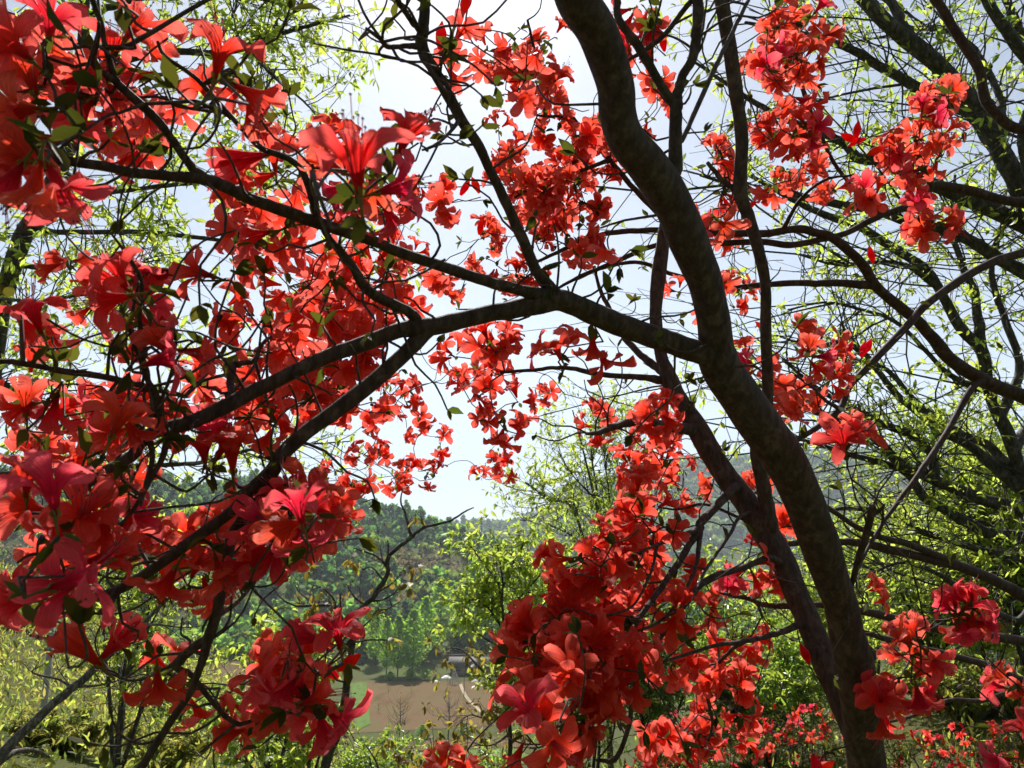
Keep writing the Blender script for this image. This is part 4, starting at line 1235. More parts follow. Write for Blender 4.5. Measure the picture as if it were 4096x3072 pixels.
# bare twisted shrub with a few young brown leaves
t = tree_root("bare_shrub", "bare dark twisted shrub with a few drooping brown young leaves before the hillside", "shrub", 1290, 3.4)
G = Plant(t)
G.ws = .8
G.branch("trunk", [(1895, 2030, 5), (1862, 2045, 8), (1796, 2085, 12), (1696, 2111, 15), (1636, 2158, 18), (1557, 2224, 20), (1546, 2303, 24), (1500, 2380, 26), (1464, 2416, 27), (1424, 2482, 28), (1400, 2650, 34), (1345, 2953, 42), (1298, 3072, 50)], 3.2, 3.4, part="trunk", mat=DK, to_ground=True, wig=.6)
for nm, p in [("a", [(1640, 2150, 13), (1623, 2058, 11), (1603, 2005, 9), (1612, 1950, 5)]), ("b", [(1553, 2264, 12), (1504, 2224, 10), (1451, 2204, 8), (1411, 2191, 4)]), ("c", [(1530, 2320, 10), (1490, 2270, 8), (1450, 2275, 6), (1432, 2245, 4)]),
              ("d", [(1400, 2560, 18), (1345, 2436, 15), (1252, 2423, 14), (1186, 2423, 11), (1133, 2400, 7), (1090, 2350, 4)]), ("e", [(1345, 2436, 12), (1330, 2390, 10), (1285, 2350, 9), (1245, 2340, 5)]),
              ("f", [(1480, 2400, 11), (1530, 2400, 9), (1580, 2370, 7), (1605, 2330, 4)]), ("g", [(1500, 2370, 10), (1560, 2340, 8), (1600, 2300, 5)]), ("h", [(1440, 2450, 12), (1500, 2460, 10), (1560, 2430, 8), (1600, 2405, 4)]),
              ("i", [(1330, 3000, 26), (1270, 2940, 22), (1285, 2860, 16), (1230, 2780, 10), (1200, 2700, 6)]), ("j", [(1260, 2420, 8), (1200, 2370, 6), (1180, 2340, 3)]), ("k", [(1460, 2420, 10), (1420, 2390, 8), (1380, 2330, 5)]),
              ("l", [(1558, 2230, 9), (1553, 2180, 7), (1550, 2160, 4)]), ("m", [(1700, 2110, 7), (1690, 2080, 5), (1660, 2040, 4)]), ("n", [(1420, 2520, 12), (1370, 2570, 9), (1480, 2560, 9), (1577, 2560, 8)])]:
    on = "d" if nm in "ej" else "trunk"
    G.branch(nm, p, on=on, d1=3.25 + random.uniform(-.2, .2), mat=DK, wig=.7)
G.sprays(16, (.05, .14), .04, M['leaf_b'], DK, per=2, rtw=.0015, width=1.5, droop=.9, tip=.75)
G.sprays(40, (.05, .16), .02, M['leaf_b'], DK, per=0 + 1, rtw=.002, droop=.5)

# grey leaning stem lower left
t = tree_root("sapling", "grey lichen-spotted sapling leaning up to the right, lowest left", "tree", -250, 2.6)
G = Plant(t)
G.ws = .8
G.branch("trunk", [(700, 2370, 10), (630, 2436, 18), (530, 2535, 22), (345, 2708, 36), (265, 2774, 42), (199, 2827, 42), (66, 2953, 48), (0, 3033, 52), (-120, 3200, 56)], 3.0, 2.5, part="trunk", mat=M['bark_gr'], to_ground=True)
for nm, p in [("a", [(-20, 3060, 34), (66, 3006, 28), (152, 3006, 20), (200, 3030, 8)]), ("b", [(290, 2755, 16), (240, 2720, 12), (130, 2690, 9), (170, 2660, 5)]), ("c", [(420, 2640, 14), (470, 2600, 10), (600, 2560, 7)]),
              ("d", [(560, 2510, 14), (640, 2500, 10), (740, 2510, 7), (830, 2500, 4)]), ("e", [(640, 2430, 12), (620, 2380, 9), (560, 2340, 6)]), ("f", [(300, 2750, 14), (400, 2740, 10), (560, 2700, 7), (680, 2690, 4)])]:
    G.branch(nm, p, on="trunk", d1=2.8, mat=M['bark_gr'])
G.sprays(16, (.1, .3), .035, M['leaf_y'], DK, per=2, rtw=.002)


# ---------------------------------------------------------------- bushes and undergrowth
def bush(name, label, cat, xpx, d, top, wpx, stems, ntw, leaf, mat, bark=DK, per=7, width=1.0, group=None, droop=.15, Lf=(.12, .35), bias=(0, 0, .25), base_t=.3, rt=.012):
    w = P(xpx, top, d)
    base = np.array([w[0], w[1], float(gz(w[0], w[1])) - .03])
    H = max(.25, w[2] - base[2])
    hw = wpx / 2 / F_PX * d
    r = thing(name, label, cat, base, group)
    B = Plant(r)
    for q in range(stems):
        a = q / stems * 2 * PI + random.uniform(-.5, .5)
        out = np.array([math.cos(a), math.sin(a) * .8, 0]) * hw * random.uniform(.3, 1.0)
        hh = H * random.uniform(.72, 1.0)
        pts = [base + out * .06, base + out * .35 + np.array([0, 0, hh * .4]) + rand_unit() * .05 * H, base + out * .75 + np.array([0, 0, hh * .75]) + rand_unit() * .06 * H, base + out + np.array([0, 0, hh])]
        C = catmull(np.hstack([np.array(pts), [[rt * (1 + .25 * H)], [rt * .8 * (1 + .2 * H)], [rt * .5], [rt * .25]]]), 6)
        B.br["s%d" % q] = C[int(len(C) * base_t):]
        mb = MB()
        mb.tube(C[:, :3], C[:, 3], 6)
        mb.build("stem", bark, r)
    B.sprays(int(ntw * 1.8), (H * Lf[0], H * Lf[1]), leaf, mat, bark, per=per, bias=bias, rtw=rt * .35, width=width, droop=droop)
    return r


LY, LG, LB, SC = M['leaf_y'], M['leaf_g'], M['leaf_b'], M['scrub']
bush("leafy_shrub", "glossy green shrub behind the lowest blossoms, left of the thick trunk", "shrub", 2620, 6.5, 2300, 900, 8, 190, .055, LG, per=7)
bush("leafy_shrub", "green leafy shrub between the crooked thin tree and the bottom blossoms", "shrub", 2330, 7.0, 2180, 480, 6, 130, .055, LY, per=6)
bush("leafy_shrub", "pale glossy shrub just left of the two joined trunks, above the low red azaleas", "shrub", 3020, 5.2, 2600, 760, 8, 170, .05, LG, per=7)
bush("leafy_shrub", "pale green shrub whose leaves fill the gap between the two close trunks", "shrub", 3230, 7.5, 2330, 500, 6, 120, .055, LY, per=6)
bush("leafy_shrub", "bright yellow-green shrub right of the thick trunk under the crossing limbs", "shrub", 3640, 6.6, 2080, 620, 8, 190, .055, LY, per=7)
bush("leafy_shrub", "bright yellow-green small tree filling the right edge below the dark limbs", "tree", 4000, 6.0, 1750, 520, 8, 260, .055, LY, per=7)
bush("leafy_shrub", "broad yellow-green shrub at the right edge behind the lowest blossoms", "shrub", 3900, 7.2, 2230, 760, 8, 220, .055, LY, per=7)
bush("leafy_shrub", "olive shrub low at the right above the low red azaleas", "shrub", 3850, 5.4, 2640, 760, 8, 150, .05, SC, per=6)
bush("leafy_shrub", "sparse shrub beyond the right blossoms before the blue hill", "shrub", 3430, 9.0, 2080, 380, 5, 70, .06, LG, per=5)
bush("leafy_shrub", "yellow-leaved shrub seen under the fork of the limb, left, before the hillside", "shrub", 560, 6.0, 2090, 420, 6, 95, .055, LY, per=6)
bush("leafy_shrub", "yellow shrub in new leaf behind the lowest middle blossoms", "shrub", 1130, 5.0, 2560, 330, 5, 55, .055, LY, per=5, width=1.3, droop=.6)
bush("leafy_shrub", "brownish shrub with drooping young leaves below the brown field", "shrub", 1600, 4.6, 2980, 420, 5, 12, .05, LB, per=4, width=1.4, droop=.9)
bush("leafy_shrub", "yellowish shrub in new leaf at the foot of the bare twisted shrub", "shrub", 1180, 4.4, 2880, 520, 6, 34, .045, LY, per=4, width=1.4, droop=.6)
bush("leafy_shrub", "low green shrub at the bottom edge under the brown field", "shrub", 1850, 9.0, 3020, 560, 7, 100, .07, LG, per=6)
bush("leafy_shrub", "green shrub under the two flower clumps at the bottom edge", "shrub", 1440, 10.5, 2985, 420, 6, 90, .07, LG, per=6)
for q, (x, d, tp, w, n, m_, lab) in enumerate([(60, 12.5, 2560, 520, 170, SC, "tall yellowish scrub around the pale pole, leftmost"), (430, 11.5, 2680, 520, 170, SC, "ochre scrub just right of the pale pole"), (760, 10.0, 2790, 520, 160, LG, "greener scrub below the low left blossoms"),
                                            (1000, 11.5, 2850, 460, 130, SC, "low dry scrub between the low blossoms and the bare twisted shrub"), (250, 6.5, 2870, 560, 130, SC, "brown-tipped scrub at the bottom edge under the leaning sapling"), (650, 6.2, 2930, 520, 120, SC, "scrub at the bottom edge right of the leaning sapling"),
                                            (60, 13.5, 2510, 460, 130, LY, "paler bush behind the pale pole at the left edge")]):
    bush("scrub_bush", lab, "bush", x, d, tp, w, 14, int(n * 1.1), .042, m_, per=9, group="scrub on the near slope", rt=.008)

# pale pole
t = thing("pole", "pale grey straight pole rising from the scrub at the left edge", "pole", (0, 0, 0))
w = P(190, 2700, 7)
bz = float(gz(w[0], w[1]))
t.location = (w[0], w[1], bz)
topz = P(186, 2420, 7)[2]
mb = MB(); mb.tube([[w[0], w[1], bz - .3], [w[0], w[1], (bz + topz) / 2], [w[0] - .02, w[1], topz]], [.030, .028, .024], 14)
M['concrete'] = plain("weathered_pole", (0.40, 0.385, 0.37), .8, .2, 14)
mb.build("shaft", M['concrete'], t)
mb = MB(); mb.tube([[w[0] - .02, w[1], topz - .01], [w[0] - .02, w[1], topz + .02], [w[0] - .02, w[1], topz + .03]], [.029, .029, .02], 14)
mb.build("cap", M['concrete'], t)

# low red azaleas bottom right
spots = [(2900, 4.3, 2905, 420, "low red azalea just left of the joined trunk bases"), (3240, 3.8, 2860, 420, "low red azalea in front of the joined trunk bases"), (2660, 4.0, 3010, 360, "low red azalea at the bottom edge, leftmost of the low ones"),
         (3680, 4.2, 2960, 420, "low red azalea right of the thick trunk base"), (3960, 3.9, 2940, 420, "low red azalea in the bottom right corner"), (3800, 6.0, 2800, 460, "small far azalea with few red flowers under the olive shrub")]
for q, (x, d, tp, w_, lab) in enumerate(spots):
    r = bush("low_azalea", lab, "azalea", x, d, tp, w_, 9, 40, .022, M['leaf_az'], bark=M['twig_az'], per=3, group="low red azaleas on the ground", rt=.005, base_t=.5)
    B = Plant(r)
    b0 = np.array(r.location)
    tz = P(x, tp, d)[2]
    hw = w_ / 2 / F_PX * d
    for k in range(70 if q < 5 else 16):
        a, rr_ = random.uniform(0, 6.28), math.sqrt(random.random()) * hw * 1.15
        p_ = np.array([b0[0] + rr_ * math.cos(a), b0[1] + rr_ * math.sin(a) * .8, tz - random.uniform(-.04, .32)])
        dd = unit(np.array([0, 0, .7]) + rand_unit() * .8)
        if random.random() < .45:
            B.bd.append((p_, unit(np.array([0, 0, 1.2]) + rand_unit()), random.uniform(.8, 1.2)))
        else:
            B.fl.append((p_, dd, random.uniform(.65, .95)))
        B.hubs.append(p_)
    for k in range(14):
        a = random.uniform(0, 6.28)
        B.nodes.append(b0 + np.array([math.cos(a) * hw * .4, math.sin(a) * hw * .4, (tz - b0[2]) * random.uniform(.4, .75)])); B.nrad.append(.004)
    B.grow_twigs(M['twig_az'], 30)
    B.finish(keep=70, keep_buds=60, hi=False)

# undergrowth on the near slope
n = 60000
ux = rng.uniform(-16, 13, n); uy = 3.2 + 26 * rng.random(n) ** 1.5
keep = np.abs(ux) < uy * .9 + 2
ux, uy = ux[keep], uy[keep]
lift = rng.uniform(0, .22, len(ux))
sx_ = rng.uniform(-17, -2.5, 60000); sy_ = rng.uniform(6.5, 26, 60000)
clump = np.sin(sx_ * 2.1 + 1.7 * np.sin(sy_ * 1.3)) * np.sin(sy_ * 1.7 + 1.1 * np.sin(sx_ * .9))
kp = clump > -.25
ux, uy = np.concatenate([ux, sx_[kp]]), np.concatenate([uy, sy_[kp]])
lift = np.concatenate([lift, (rng.random(kp.sum()) ** 1.3) * (.35 + .6 * np.clip(clump[kp], 0, 1))])
up_ = np.stack([ux, uy, gz(ux, uy) + lift], -1)
mb = MB()
mb.add(*leaves_np(up_, rng.normal(size=up_.shape) * .6 + np.array([0, 0, .8]), rng.uniform(.03, .11, len(ux)), .8))
o = mb.build("undergrowth", SC, kind="stuff")
tag(o, "low yellow-green undergrowth covering the near slope", "undergrowth")


# ---------------------------------------------------------------- wooded hills
def crown_arrays(seed, kind):
    r_ = np.random.default_rng(seed)
    n = {'round': 80, 'cone': 80, 'bare': 46, 'tall': 80}[kind]
    v = r_.normal(size=(n, 3)); v /= np.linalg.norm(v, axis=1)[:, None]
    rad = r_.random(n) ** .45
    if kind == 'cone':
        h = r_.random(n) ** 1.3
        a = r_.uniform(0, 6.28, n)
        rr_ = (1 - h) * .36 * rad + .03
        p = np.stack([np.cos(a) * rr_, np.sin(a) * rr_, .12 + .88 * h], -1)
    elif kind == 'tall':
        p = v * rad[:, None] * np.array([.22, .22, .45]) + np.array([0, 0, .55])
    else:
        lob = r_.normal(size=(6, 3)) * np.array([.2, .2, .14]) + np.array([0, 0, .58])
        p = lob[r_.integers(0, 6, n)] + v * rad[:, None] * np.array([.2, .2, .18])
    s = r_.uniform(.06, .13, n) * (0.8 if kind == 'bare' else 1)
    x = r_.normal(size=(n, 3)); x /= np.linalg.norm(x, axis=1)[:, None]
    y = np.cross(x, r_.normal(size=(n, 3))); y /= np.linalg.norm(y, axis=1)[:, None]
    c = np.array([[-1, -.6], [.9, -.8], [1, .7], [-.7, 1]])
    V = p[:, None, :] + s[:, None, None] * (c[None, :, 0:1] * x[:, None, :] + c[None, :, 1:2] * y[:, None, :])
    return V.reshape(-1, 3), np.arange(n * 4).reshape(-1, 4)


PROT = {k: [crown_arrays(i + 10 * j, k) for i in range(4)] for j, k in enumerate(('round', 'cone', 'bare', 'tall'))}
TINTS = {'dark': (.038, .082, .032), 'mid': (.07, .14, .035), 'light': (.12, .21, .045), 'brown': (.12, .09, .06), 'olive': (.11, .135, .04)}


def forest(name, label, n, ylo, yhi, hmin, hmax, amax=.82):
    mb = MB()
    aa = rng.uniform(-amax, amax, n)
    yy = np.sqrt(rng.uniform(ylo ** 2, yhi ** 2, n))
    for a, y in zip(aa, yy):
        x = a * y
        z = float(gz(x, y))
        t = (y - 205) / 220
        nv = noise.noise(Vector((x * .018, y * .018, 3.1))) + .35 * noise.noise(Vector((x * .06, y * .06, 1.1)))
        u = random.random()
        if ylo < 600:
            if t > .62 or nv > .28:
                kd, tn = random.choice([('round', 'dark'), ('cone', 'dark'), ('round', 'mid'), ('cone', 'dark'), ('tall', 'mid')])
            elif nv < -.10:
                kd, tn = ('bare', 'brown') if u < .75 else ('round', 'olive')
            else:
                kd, tn = random.choice([('round', 'mid'), ('round', 'light'), ('bare', 'brown'), ('round', 'olive'), ('tall', 'light'), ('cone', 'dark')])
        else:
            kd, tn = random.choice([('round', 'dark'), ('round', 'mid'), ('cone', 'dark'), ('round', 'olive')])
        V, F = random.choice(PROT[kd])
        h = random.uniform(hmin, hmax) * (.7 if kd == 'bare' else 1)
        c, s_ = math.cos(u * 40), math.sin(u * 40)
        R = np.array([[c, s_, 0], [-s_, c, 0], [0, 0, 1]])
        tint = np.array(TINTS[tn]) * random.uniform(.8, 1.25)
        wd = random.uniform(.85, 1.3)
        mb.add((V * h * np.array([wd, wd, 1])) @ R + np.array([x, y, z - .1 * h]), [F], tint)
    o = mb.build(name, M['forest'], kind="stuff", smooth=False)
    tag(o, label, "forest")


forest("hillside_forest", "mixed spring forest covering the hill across the valley", 3000, 214, 450, 5, 10)
forest("hillside_brush", "low brush and young trees between the taller trees of the facing hill", 1800, 208, 430, 2, 4.5)
forest("far_forest", "hazy forest covering the far blue hills", 2600, 800, 1330, 14, 26)


# ---------------------------------------------------------------- the valley floor
def sheet(name, label, pix, mat, dz=.05, n=14):
    """a flat patch of ground between four seen corners, laid on the terrain"""
    c = [ground_hit(*p) for p in pix]
    u = np.linspace(0, 1, n)
    V = []
    for a in u:
        for b in u:
            p = (c[0] * (1 - b) + c[1] * b) * (1 - a) + (c[3] * (1 - b) + c[2] * b) * a
            V.append([p[0], p[1], float(gz(p[0], p[1])) + dz])
    i = np.arange(n - 1)[:, None] * n; j = np.arange(n - 1)[None]
    Q = np.stack([i + j, i + n + j, i + n + j + 1, i + j + 1], -1).reshape(-1, 4)
    mb = MB(); mb.add(V, [Q])
    o = mb.build(name, mat)
    o["kind"] = "structure"
    return o


def soil_mat(name, c0, c1, c2, scale=.35):
    m, nt, N, L = new_mat(name)
    b = N["Principled BSDF"]
    b.inputs["Roughness"].default_value = .95
    b.inputs["Specular IOR Level"].default_value = 0.02
    n, r = noise_ramp(nt, scale, [(.3, c0), (.5, c1), (.72, c2)], detail=8, sx=(1, .25, 1))
    wv = N.new("ShaderNodeTexWave")            # furrows
    wv.inputs["Scale"].default_value = .9
    wv.inputs["Distortion"].default_value = 2.5
    wv.inputs["Detail"].default_value = 3
    tc = N.new("ShaderNodeTexCoord")
    L.new(tc.outputs["Object"], wv.inputs["Vector"])
    n2, r2 = noise_ramp(nt, scale * .5, [(.52, (0, 0, 0)), (.66, (1, 1, 1))], detail=7, rough=.75)
    mr = N.new("ShaderNodeMapRange")
    mr.inputs["To Min"].default_value = .72
    mr.inputs["To Max"].default_value = 1.12
    L.new(wv.outputs["Fac"], mr.inputs[0])
    hs = N.new("ShaderNodeHueSaturation")
    L.new(mr.outputs[0], hs.inputs["Value"])
    L.new(r.outputs[0], hs.inputs["Color"])
    mx = N.new("ShaderNodeMix"); mx.data_type = 'RGBA'
    mu = N.new("ShaderNodeMath"); mu.operation = 'MULTIPLY'; mu.inputs[1].default_value = .55
    L.new(r2.outputs[0], mu.inputs[0])
    L.new(mu.outputs[0], mx.inputs[0])
    L.new(hs.outputs[0], mx.inputs[6])
    mx.inputs[7].default_value = (.10, .12, .04, 1)   # weeds
    L.new(mx.outputs[2], b.inputs["Base Color"])
    return m


SOIL = soil_mat("ploughed_soil", (.115, .072, .036), (.155, .10, .053), (.135, .11, .05))
GRASS = soil_mat("meadow_grass", (.075, .13, .03), (.11, .18, .045), (.15, .19, .06), 1.2)
sheet("field", "", [(1420, 2726), (2130, 2730), (2260, 2890), (1400, 2936)], SOIL)
sheet("field", "", [(700, 2632), (1180, 2622), (1220, 2672), (700, 2694)], SOIL)
sheet("field", "", [(1640, 2966), (2100, 2945), (2150, 2990), (1600, 3012)], SOIL, .12)
sheet("meadow", "", [(1400, 2734), (1465, 2732), (1482, 2900), (1425, 2926)], GRASS, .12)
sheet("meadow", "", [(760, 2570), (1090, 2560), (1130, 2600), (760, 2618)], GRASS)
sheet("meadow", "", [(1700, 3010), (2050, 2995), (2200, 3060), (1500, 3060)], GRASS, .1)
pth = [ground_hit(x, y) for x, y in [(1842, 2738), (1852, 2765), (1872, 2800), (1902, 2828), (1925, 2850)]]
pth = catmull(np.array(pth), 5)
tg = np.gradient(pth, axis=0)
nr_ = np.stack([tg[:, 1], -tg[:, 0], 0 * tg[:, 0]], -1); nr_ /= np.linalg.norm(nr_, axis=1)[:, None]
V = np.concatenate([pth + nr_ * .35, pth - nr_ * .35]); V[:, 2] = gz(V[:, 0], V[:, 1]) + .1
m_ = len(pth); i = np.arange(m_ - 1)
mb = MB(); mb.add(V, [np.stack([i, i + 1, i + 1 + m_, i + m_], -1)])
mb.build("footpath", soil_mat("dry_path", (.36, .29, .2), (.42, .34, .25), (.46, .4, .3)), kind="structure")

# poplars and valley trees, each a thing of its own
POP = []
for q in range(3):
    r_ = np.random.default_rng(70 + q)
    n = 1500
    h = r_.random(n)
    a = r_.uniform(0, 6.28, n)
    prof = np.interp(h, [0, .12, .4, .75, 1], [.05, .17, .22, .15, .02]) * (1 + .35 * np.sin(a * 3 + h * 11 + q))
    rr_ = prof * r_.random(n) ** .5
    pos = np.stack([np.cos(a) * rr_, np.sin(a) * rr_, .14 + .86 * h], -1)
    Vv, Ff = leaves_np(pos, r_.normal(size=(n, 3)) + np.array([0, 0, .4]), r_.uniform(.028, .058, n), 2.2)
    tv, tf = tube_np([[0, 0, -.03], [.004, 0, .4], [0, .004, .8]], [.013, .009, .003], 7)
    POP.append((mesh_np("crown", Vv, Ff, M['poplar'], smooth=False), mesh_np("trunk", tv, tf, DK)))


def valley_tree(name, label, cat, x, ybase, ytop, q, group, wide=1.0):
    b = ground_hit(x, ybase)
    d = px_of(b)[2]
    H = (ybase - ytop) / F_PX * d * 1.03
    t = thing(name, label, cat, b, group)
    for nm, me in zip(("crown", "trunk"), POP[q % 3]):
        o = bpy.data.objects.new(nm, me)
        COL.objects.link(o)
        o.parent = t
        o.scale = (H * wide, H * wide, H)
        o.rotation_euler = (0, 0, x * .7)
    return t


for q, (x, yb, yt, wd, lab) in enumerate([(1650, 2704, 2458, 1.15, "tallest bright green poplar left of the farmhouse"), (1590, 2706, 2480, 1.0, "bright poplar just left of the tallest one"), (1545, 2700, 2490, .9, "slim poplar at the left end of the bright row"),
                                      (1700, 2650, 2408, 1.0, "poplar standing a little higher behind the tallest one"), (1500, 2660, 2440, .9, "duller poplar behind the left end of the bright row"), (1850, 2640, 2405, 1.0, "poplar on the slope above the farmhouse roof"),
                                      (1900, 2600, 2270, 1.2, "large poplar high on the slope above the farmhouse"), (1965, 2620, 2300, 1.1, "poplar right of the large one above the farmhouse")]):
    valley_tree("poplar", lab, "tree", x, yb, yt, q, "poplars at the foot of the hill", wd)
for q, (x, yb, yt, wd, lab) in enumerate([(1225, 2560, 2455, 1.8, "round light green tree alone at the foot of the hill"), (1020, 2612, 2560, 2.0, "small round tree beside the left field"), (930, 2600, 2548, 2.0, "small round tree at the left end of the meadow"),
                                      (1640, 2722, 2680, 2.6, "dark rounded bush under the bright poplars"), (1700, 2720, 2676, 2.4, "rounded bush under the poplars nearest the farmhouse"), (1560, 2726, 2690, 2.6, "low bush at the far edge of the brown field"),
                                      (1320, 2600, 2500, 1.5, "tree at the foot of the hill behind the low blossoms"), (1760, 2560, 2330, 1.2, "green tree standing on the slope left of the farmhouse poplars"), (1690, 2955, 2905, 2.6, "green bush on the bank below the brown field"),
                                      (1860, 2950, 2900, 2.8, "green bush on the bank right of the bare field tree"), (1480, 2560, 2420, 1.4, "tree on the slope left of the poplar row")]):
    valley_tree("valley_tree", lab, "tree", x, yb, yt, q, "green trees round the valley fields", wd)
for q, (x, yb, yt, sp, lab, lf) in enumerate([(1597, 2950, 2790, 150, "thin brown-leaved tree before the brown field", LB), (1792, 2955, 2760, 140, "bare dark tree on the bank before the brown field", None), (1553, 2776, 2732, 30, "tiny sapling in the brown field, farther one", LG),
                                          (1645, 2772, 2738, 26, "tiny sapling in the brown field nearest the poplars", LG), (1512, 2850, 2800, 26, "thin sapling in the brown field beside the green strip", LG), (1855, 2790, 2690, 18, "thin bare stem beside the path", None)]):
    b = ground_hit(x, yb)
    d = px_of(b)[2]
    H = (yb - yt) / F_PX * d
    t = thing("field_tree", lab, "tree", b, "thin trees in the fields")
    B = Plant(t)
    C = catmull(np.array([[*b, .016 * H], [*(b + np.array([.02 * H, 0, .4 * H])), .011 * H], [*(b + np.array([0, 0, .95 * H])), .003 * H]]), 6)
    B.br["stem0"] = C[3:]
    mb = MB(); mb.tube(C[:, :3], C[:, 3], 6); mb.build("trunk", DK, t)
    nb = int(8 + sp / 8)
    for k in range(nb):
        i = random.randint(3, len(C) - 3)
        a = random.uniform(0, 6.28)
        L_ = sp / 2 / F_PX * d * random.uniform(.5, 1) * (1.2 - .5 * i / len(C))
        p0 = C[i, :3]
        p1 = p0 + np.array([math.cos(a) * .6, math.sin(a) * .6, .4]) * L_
        p2 = p0 + np.array([math.cos(a), math.sin(a), 1.0]) * L_
        D_ = catmull(np.array([[*p0, C[i, 3] * .6], [*p1, C[i, 3] * .35], [*p2, C[i, 3] * .12]]), 4)
        B.br["b%d" % k] = D_
        mb = MB(); mb.tube(D_[:, :3], D_[:, 3], 5); mb.build("limb", DK, t)
    B.sprays(30 if sp > 100 else 8, (.08 * H, .2 * H), .03 * H if lf else .002 * H, lf or LB, DK, per=4 if lf is LG else 2, rtw=.003 * H, width=1.5, bias=(0, 0, .4))

# farmhouse
hb = ground_hit(1876, 2702)
t = thing("farmhouse", "small mud-walled farmhouse with a dark tiled roof at the foot of the hill", "house", hb)
hx, hy, hz = hb
MUD, TILE, DARK, WOOD = plain("mud_wall", (.22, .16, .11), .9, .2, 1.5), plain("roof_tiles", (.10, .085, .075), .8, .3, 3), plain("dark_opening", (.02, .018, .016), .7), plain("old_wood", (.13, .09, .06), .8)
LH, DH, WH, RH = 9.0, 5.0, 2.7, 1.5
mb = MB(); mb.box([hx, hy + 2.5, hz + WH / 2 - .2], [LH, DH, WH + .4])
g = np.array([[-LH / 2, 0, 0], [-LH / 2, DH, 0], [-LH / 2, DH / 2, RH - .12], [LH / 2, 0, 0], [LH / 2, DH, 0], [LH / 2, DH / 2, RH - .12]]) + np.array([hx, hy, hz + WH + .005])
mb.add(g, [[[0, 1, 2], [3, 5, 4]]]); mb.build("wall", MUD, t, smooth=False)
mb = MB()
ov = .55
for sgn in (0, 1):
    e0 = np.array([-LH / 2 - ov, -ov if not sgn else DH + ov, -ov * RH / (DH / 2)]); e1 = np.array([-LH / 2 - ov, DH / 2, RH])
    ex = np.array([LH + 2 * ov, 0, 0]); th = np.array([0, 0, .16])
    Vr = np.array([e0, e0 + ex, e1 + ex, e1, e0 + th, e0 + ex + th, e1 + ex + th, e1 + th]) + np.array([hx, hy, hz + WH + .02])
    mb.add(Vr, [[[0, 1, 2, 3], [4, 5, 6, 7], [0, 1, 5, 4], [1, 2, 6, 5], [2, 3, 7, 6], [3, 0, 4, 7]]])
mb.tube([[hx - LH / 2 - ov, hy + DH / 2, hz + WH + RH + .2], [hx, hy + DH / 2, hz + WH + RH + .2], [hx + LH / 2 + ov, hy + DH / 2, hz + WH + RH + .2]], [.16, .16, .16], 8)
mb.build("roof", TILE, t, smooth=False)
mb = MB(); mb.box([hx - .4, hy - .03, hz + 1.0], [1.1, .06, 2.0]); mb.build("door", WOOD, t, smooth=False)
for dx in (-2.8, 2.4):
    mb = MB(); mb.box([hx + dx, hy - .02, hz + 1.5], [1.1, .05, .9]); wdw = mb.build("window", DARK, t, smooth=False)
    mb = MB(); mb.box([hx + dx, hy - .06, hz + 1.02], [1.3, .1, .08]); sl = mb.build("sill", WOOD, None, smooth=False); sl.parent = wdw

sb = ground_hit(1975, 2706)
t = thing("shed", "low lean-to shed beside the mud-walled farmhouse", "shed", sb)
mb = MB(); mb.box([sb[0], sb[1] + 1.5, sb[2] + .9], [4.2, 3, 2.0]); mb.build("wall", MUD, t, smooth=False)
mb = MB(); e = np.array([[-2.4, -.4, 1.95], [2.4, -.4, 1.95], [2.4, 3.3, 2.6], [-2.4, 3.3, 2.6]]) + sb
mb.add(np.vstack([e, e + np.array([0, 0, .12])]), [[[0, 1, 2, 3], [4, 5, 6, 7], [0, 1, 5, 4], [1, 2, 6, 5], [2, 3, 7, 6], [3, 0, 4, 7]]]); mb.build("roof", TILE, t, smooth=False)
mb = MB(); mb.box([sb[0] + .6, sb[1] - .03, sb[2] + .9], [1.0, .06, 1.7]); mb.build("door", WOOD, t, smooth=False)

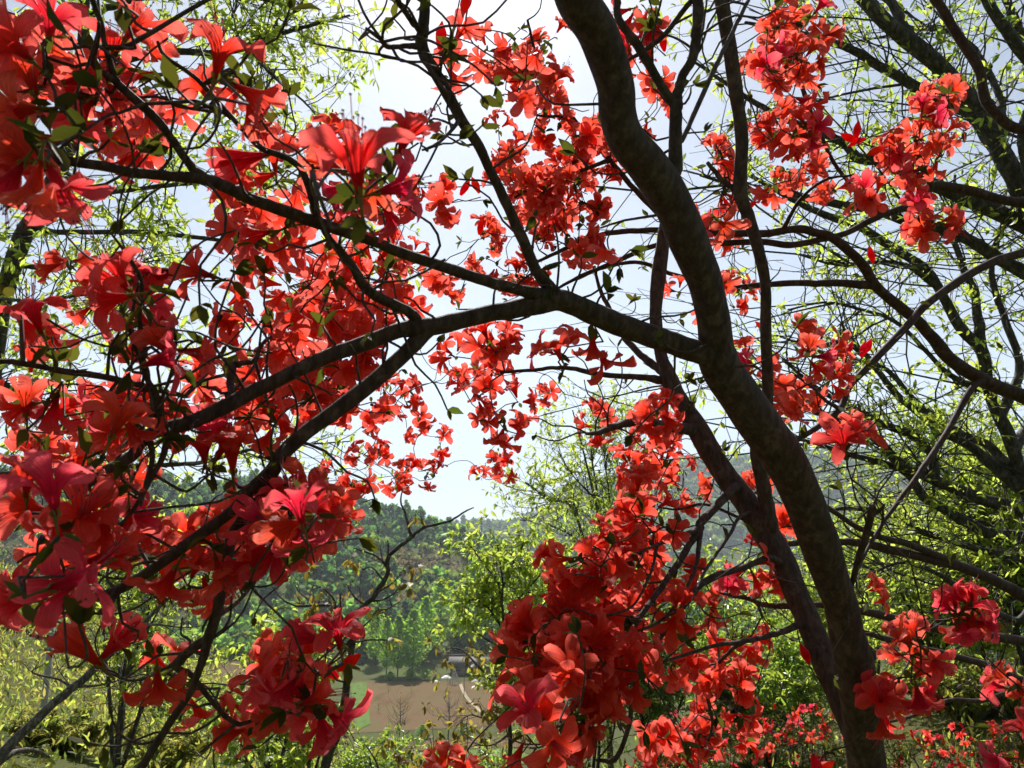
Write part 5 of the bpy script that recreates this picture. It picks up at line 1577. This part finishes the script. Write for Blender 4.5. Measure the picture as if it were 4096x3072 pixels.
pb = ground_hit(1818, 2738)
mb = MB()
for k in range(16):
    a = k / 16 * PI + random.uniform(-.1, .1)
    q0 = pb + np.array([math.cos(a) * 1.5, -math.sin(a) * .9, .02])
    q1 = pb + np.array([random.uniform(-.2, .2), random.uniform(-.1, .2), 3.2 + random.uniform(-.3, .3)])
    mb.tube([q0, (q0 + q1) / 2, q1], [.06, .055, .045], 6)
o = mb.build("pole_stack", plain("bleached_poles", (.48, .43, .37), .8), origin=pb, kind=None)
tag(o, "stack of bleached poles leaning together before the farmhouse", "pole stack")
for k, (x, y, w_, lab) in enumerate([(1785, 2712, 2.6, "crumpled white plastic sheet on the bank left of the farmhouse"), (1905, 2728, 2.6, "grey heap of rubble before the farmhouse door"), (1742, 2730, 2.2, "pale stone heap at the far edge of the field")]):
    p_ = ground_hit(x, y)
    n = 14
    mb = MB()
    gxx, gyy = np.meshgrid(np.linspace(-1, 1, n), np.linspace(-1, 1, n), indexing='ij')
    hh = (1 - np.clip(gxx ** 2 + gyy ** 2, 0, 1)) * .5 + rng.random((n, n)) * .22 * (1 - np.clip(np.maximum(abs(gxx), abs(gyy)), 0, 1))
    Vh = np.stack([gxx * w_ / 2, gyy * w_ * .35, hh * w_ * .35 - .05], -1).reshape(-1, 3) + p_
    i = np.arange(n - 1)[:, None] * n; j = np.arange(n - 1)[None]
    mb.add(Vh, [np.stack([i + j, i + n + j, i + n + j + 1, i + j + 1], -1).reshape(-1, 4)])
    o = mb.build(["plastic_sheet", "rubble_heap", "stone_heap"][k], plain(["white_plastic", "grey_rubble", "pale_stone"][k], [(.75, .75, .75), (.35, .33, .3), (.5, .47, .42)][k], .6), origin=p_)
    tag(o, lab, ["plastic sheet", "rubble", "stones"][k])

# ---------------------------------------------------------------- haze between here and the far hills
zlo = float(gzv.min()) - 1.0
zhi = max(float(gzv.max()) + 30, 60.0)
mb = MB()
mb.box([0, 0, (zlo + zhi) / 2], [8200, 8200, zhi - zlo])
o = mb.build("haze", None, kind="stuff", smooth=False)
m, nt, N, L = new_mat("haze_air")
N.remove(N["Principled BSDF"])
pv = N.new("ShaderNodeVolumePrincipled")
pv.inputs["Color"].default_value = (.80, .90, 1.0, 1)
pv.inputs["Density"].default_value = .0002
pv.inputs["Anisotropy"].default_value = .3
L.new(pv.outputs[0], N["Material Output"].inputs["Volume"])
o.data.materials.clear()
o.data.materials.append(m)
tag(o, "thin bluish haze filling the valley air", "haze")
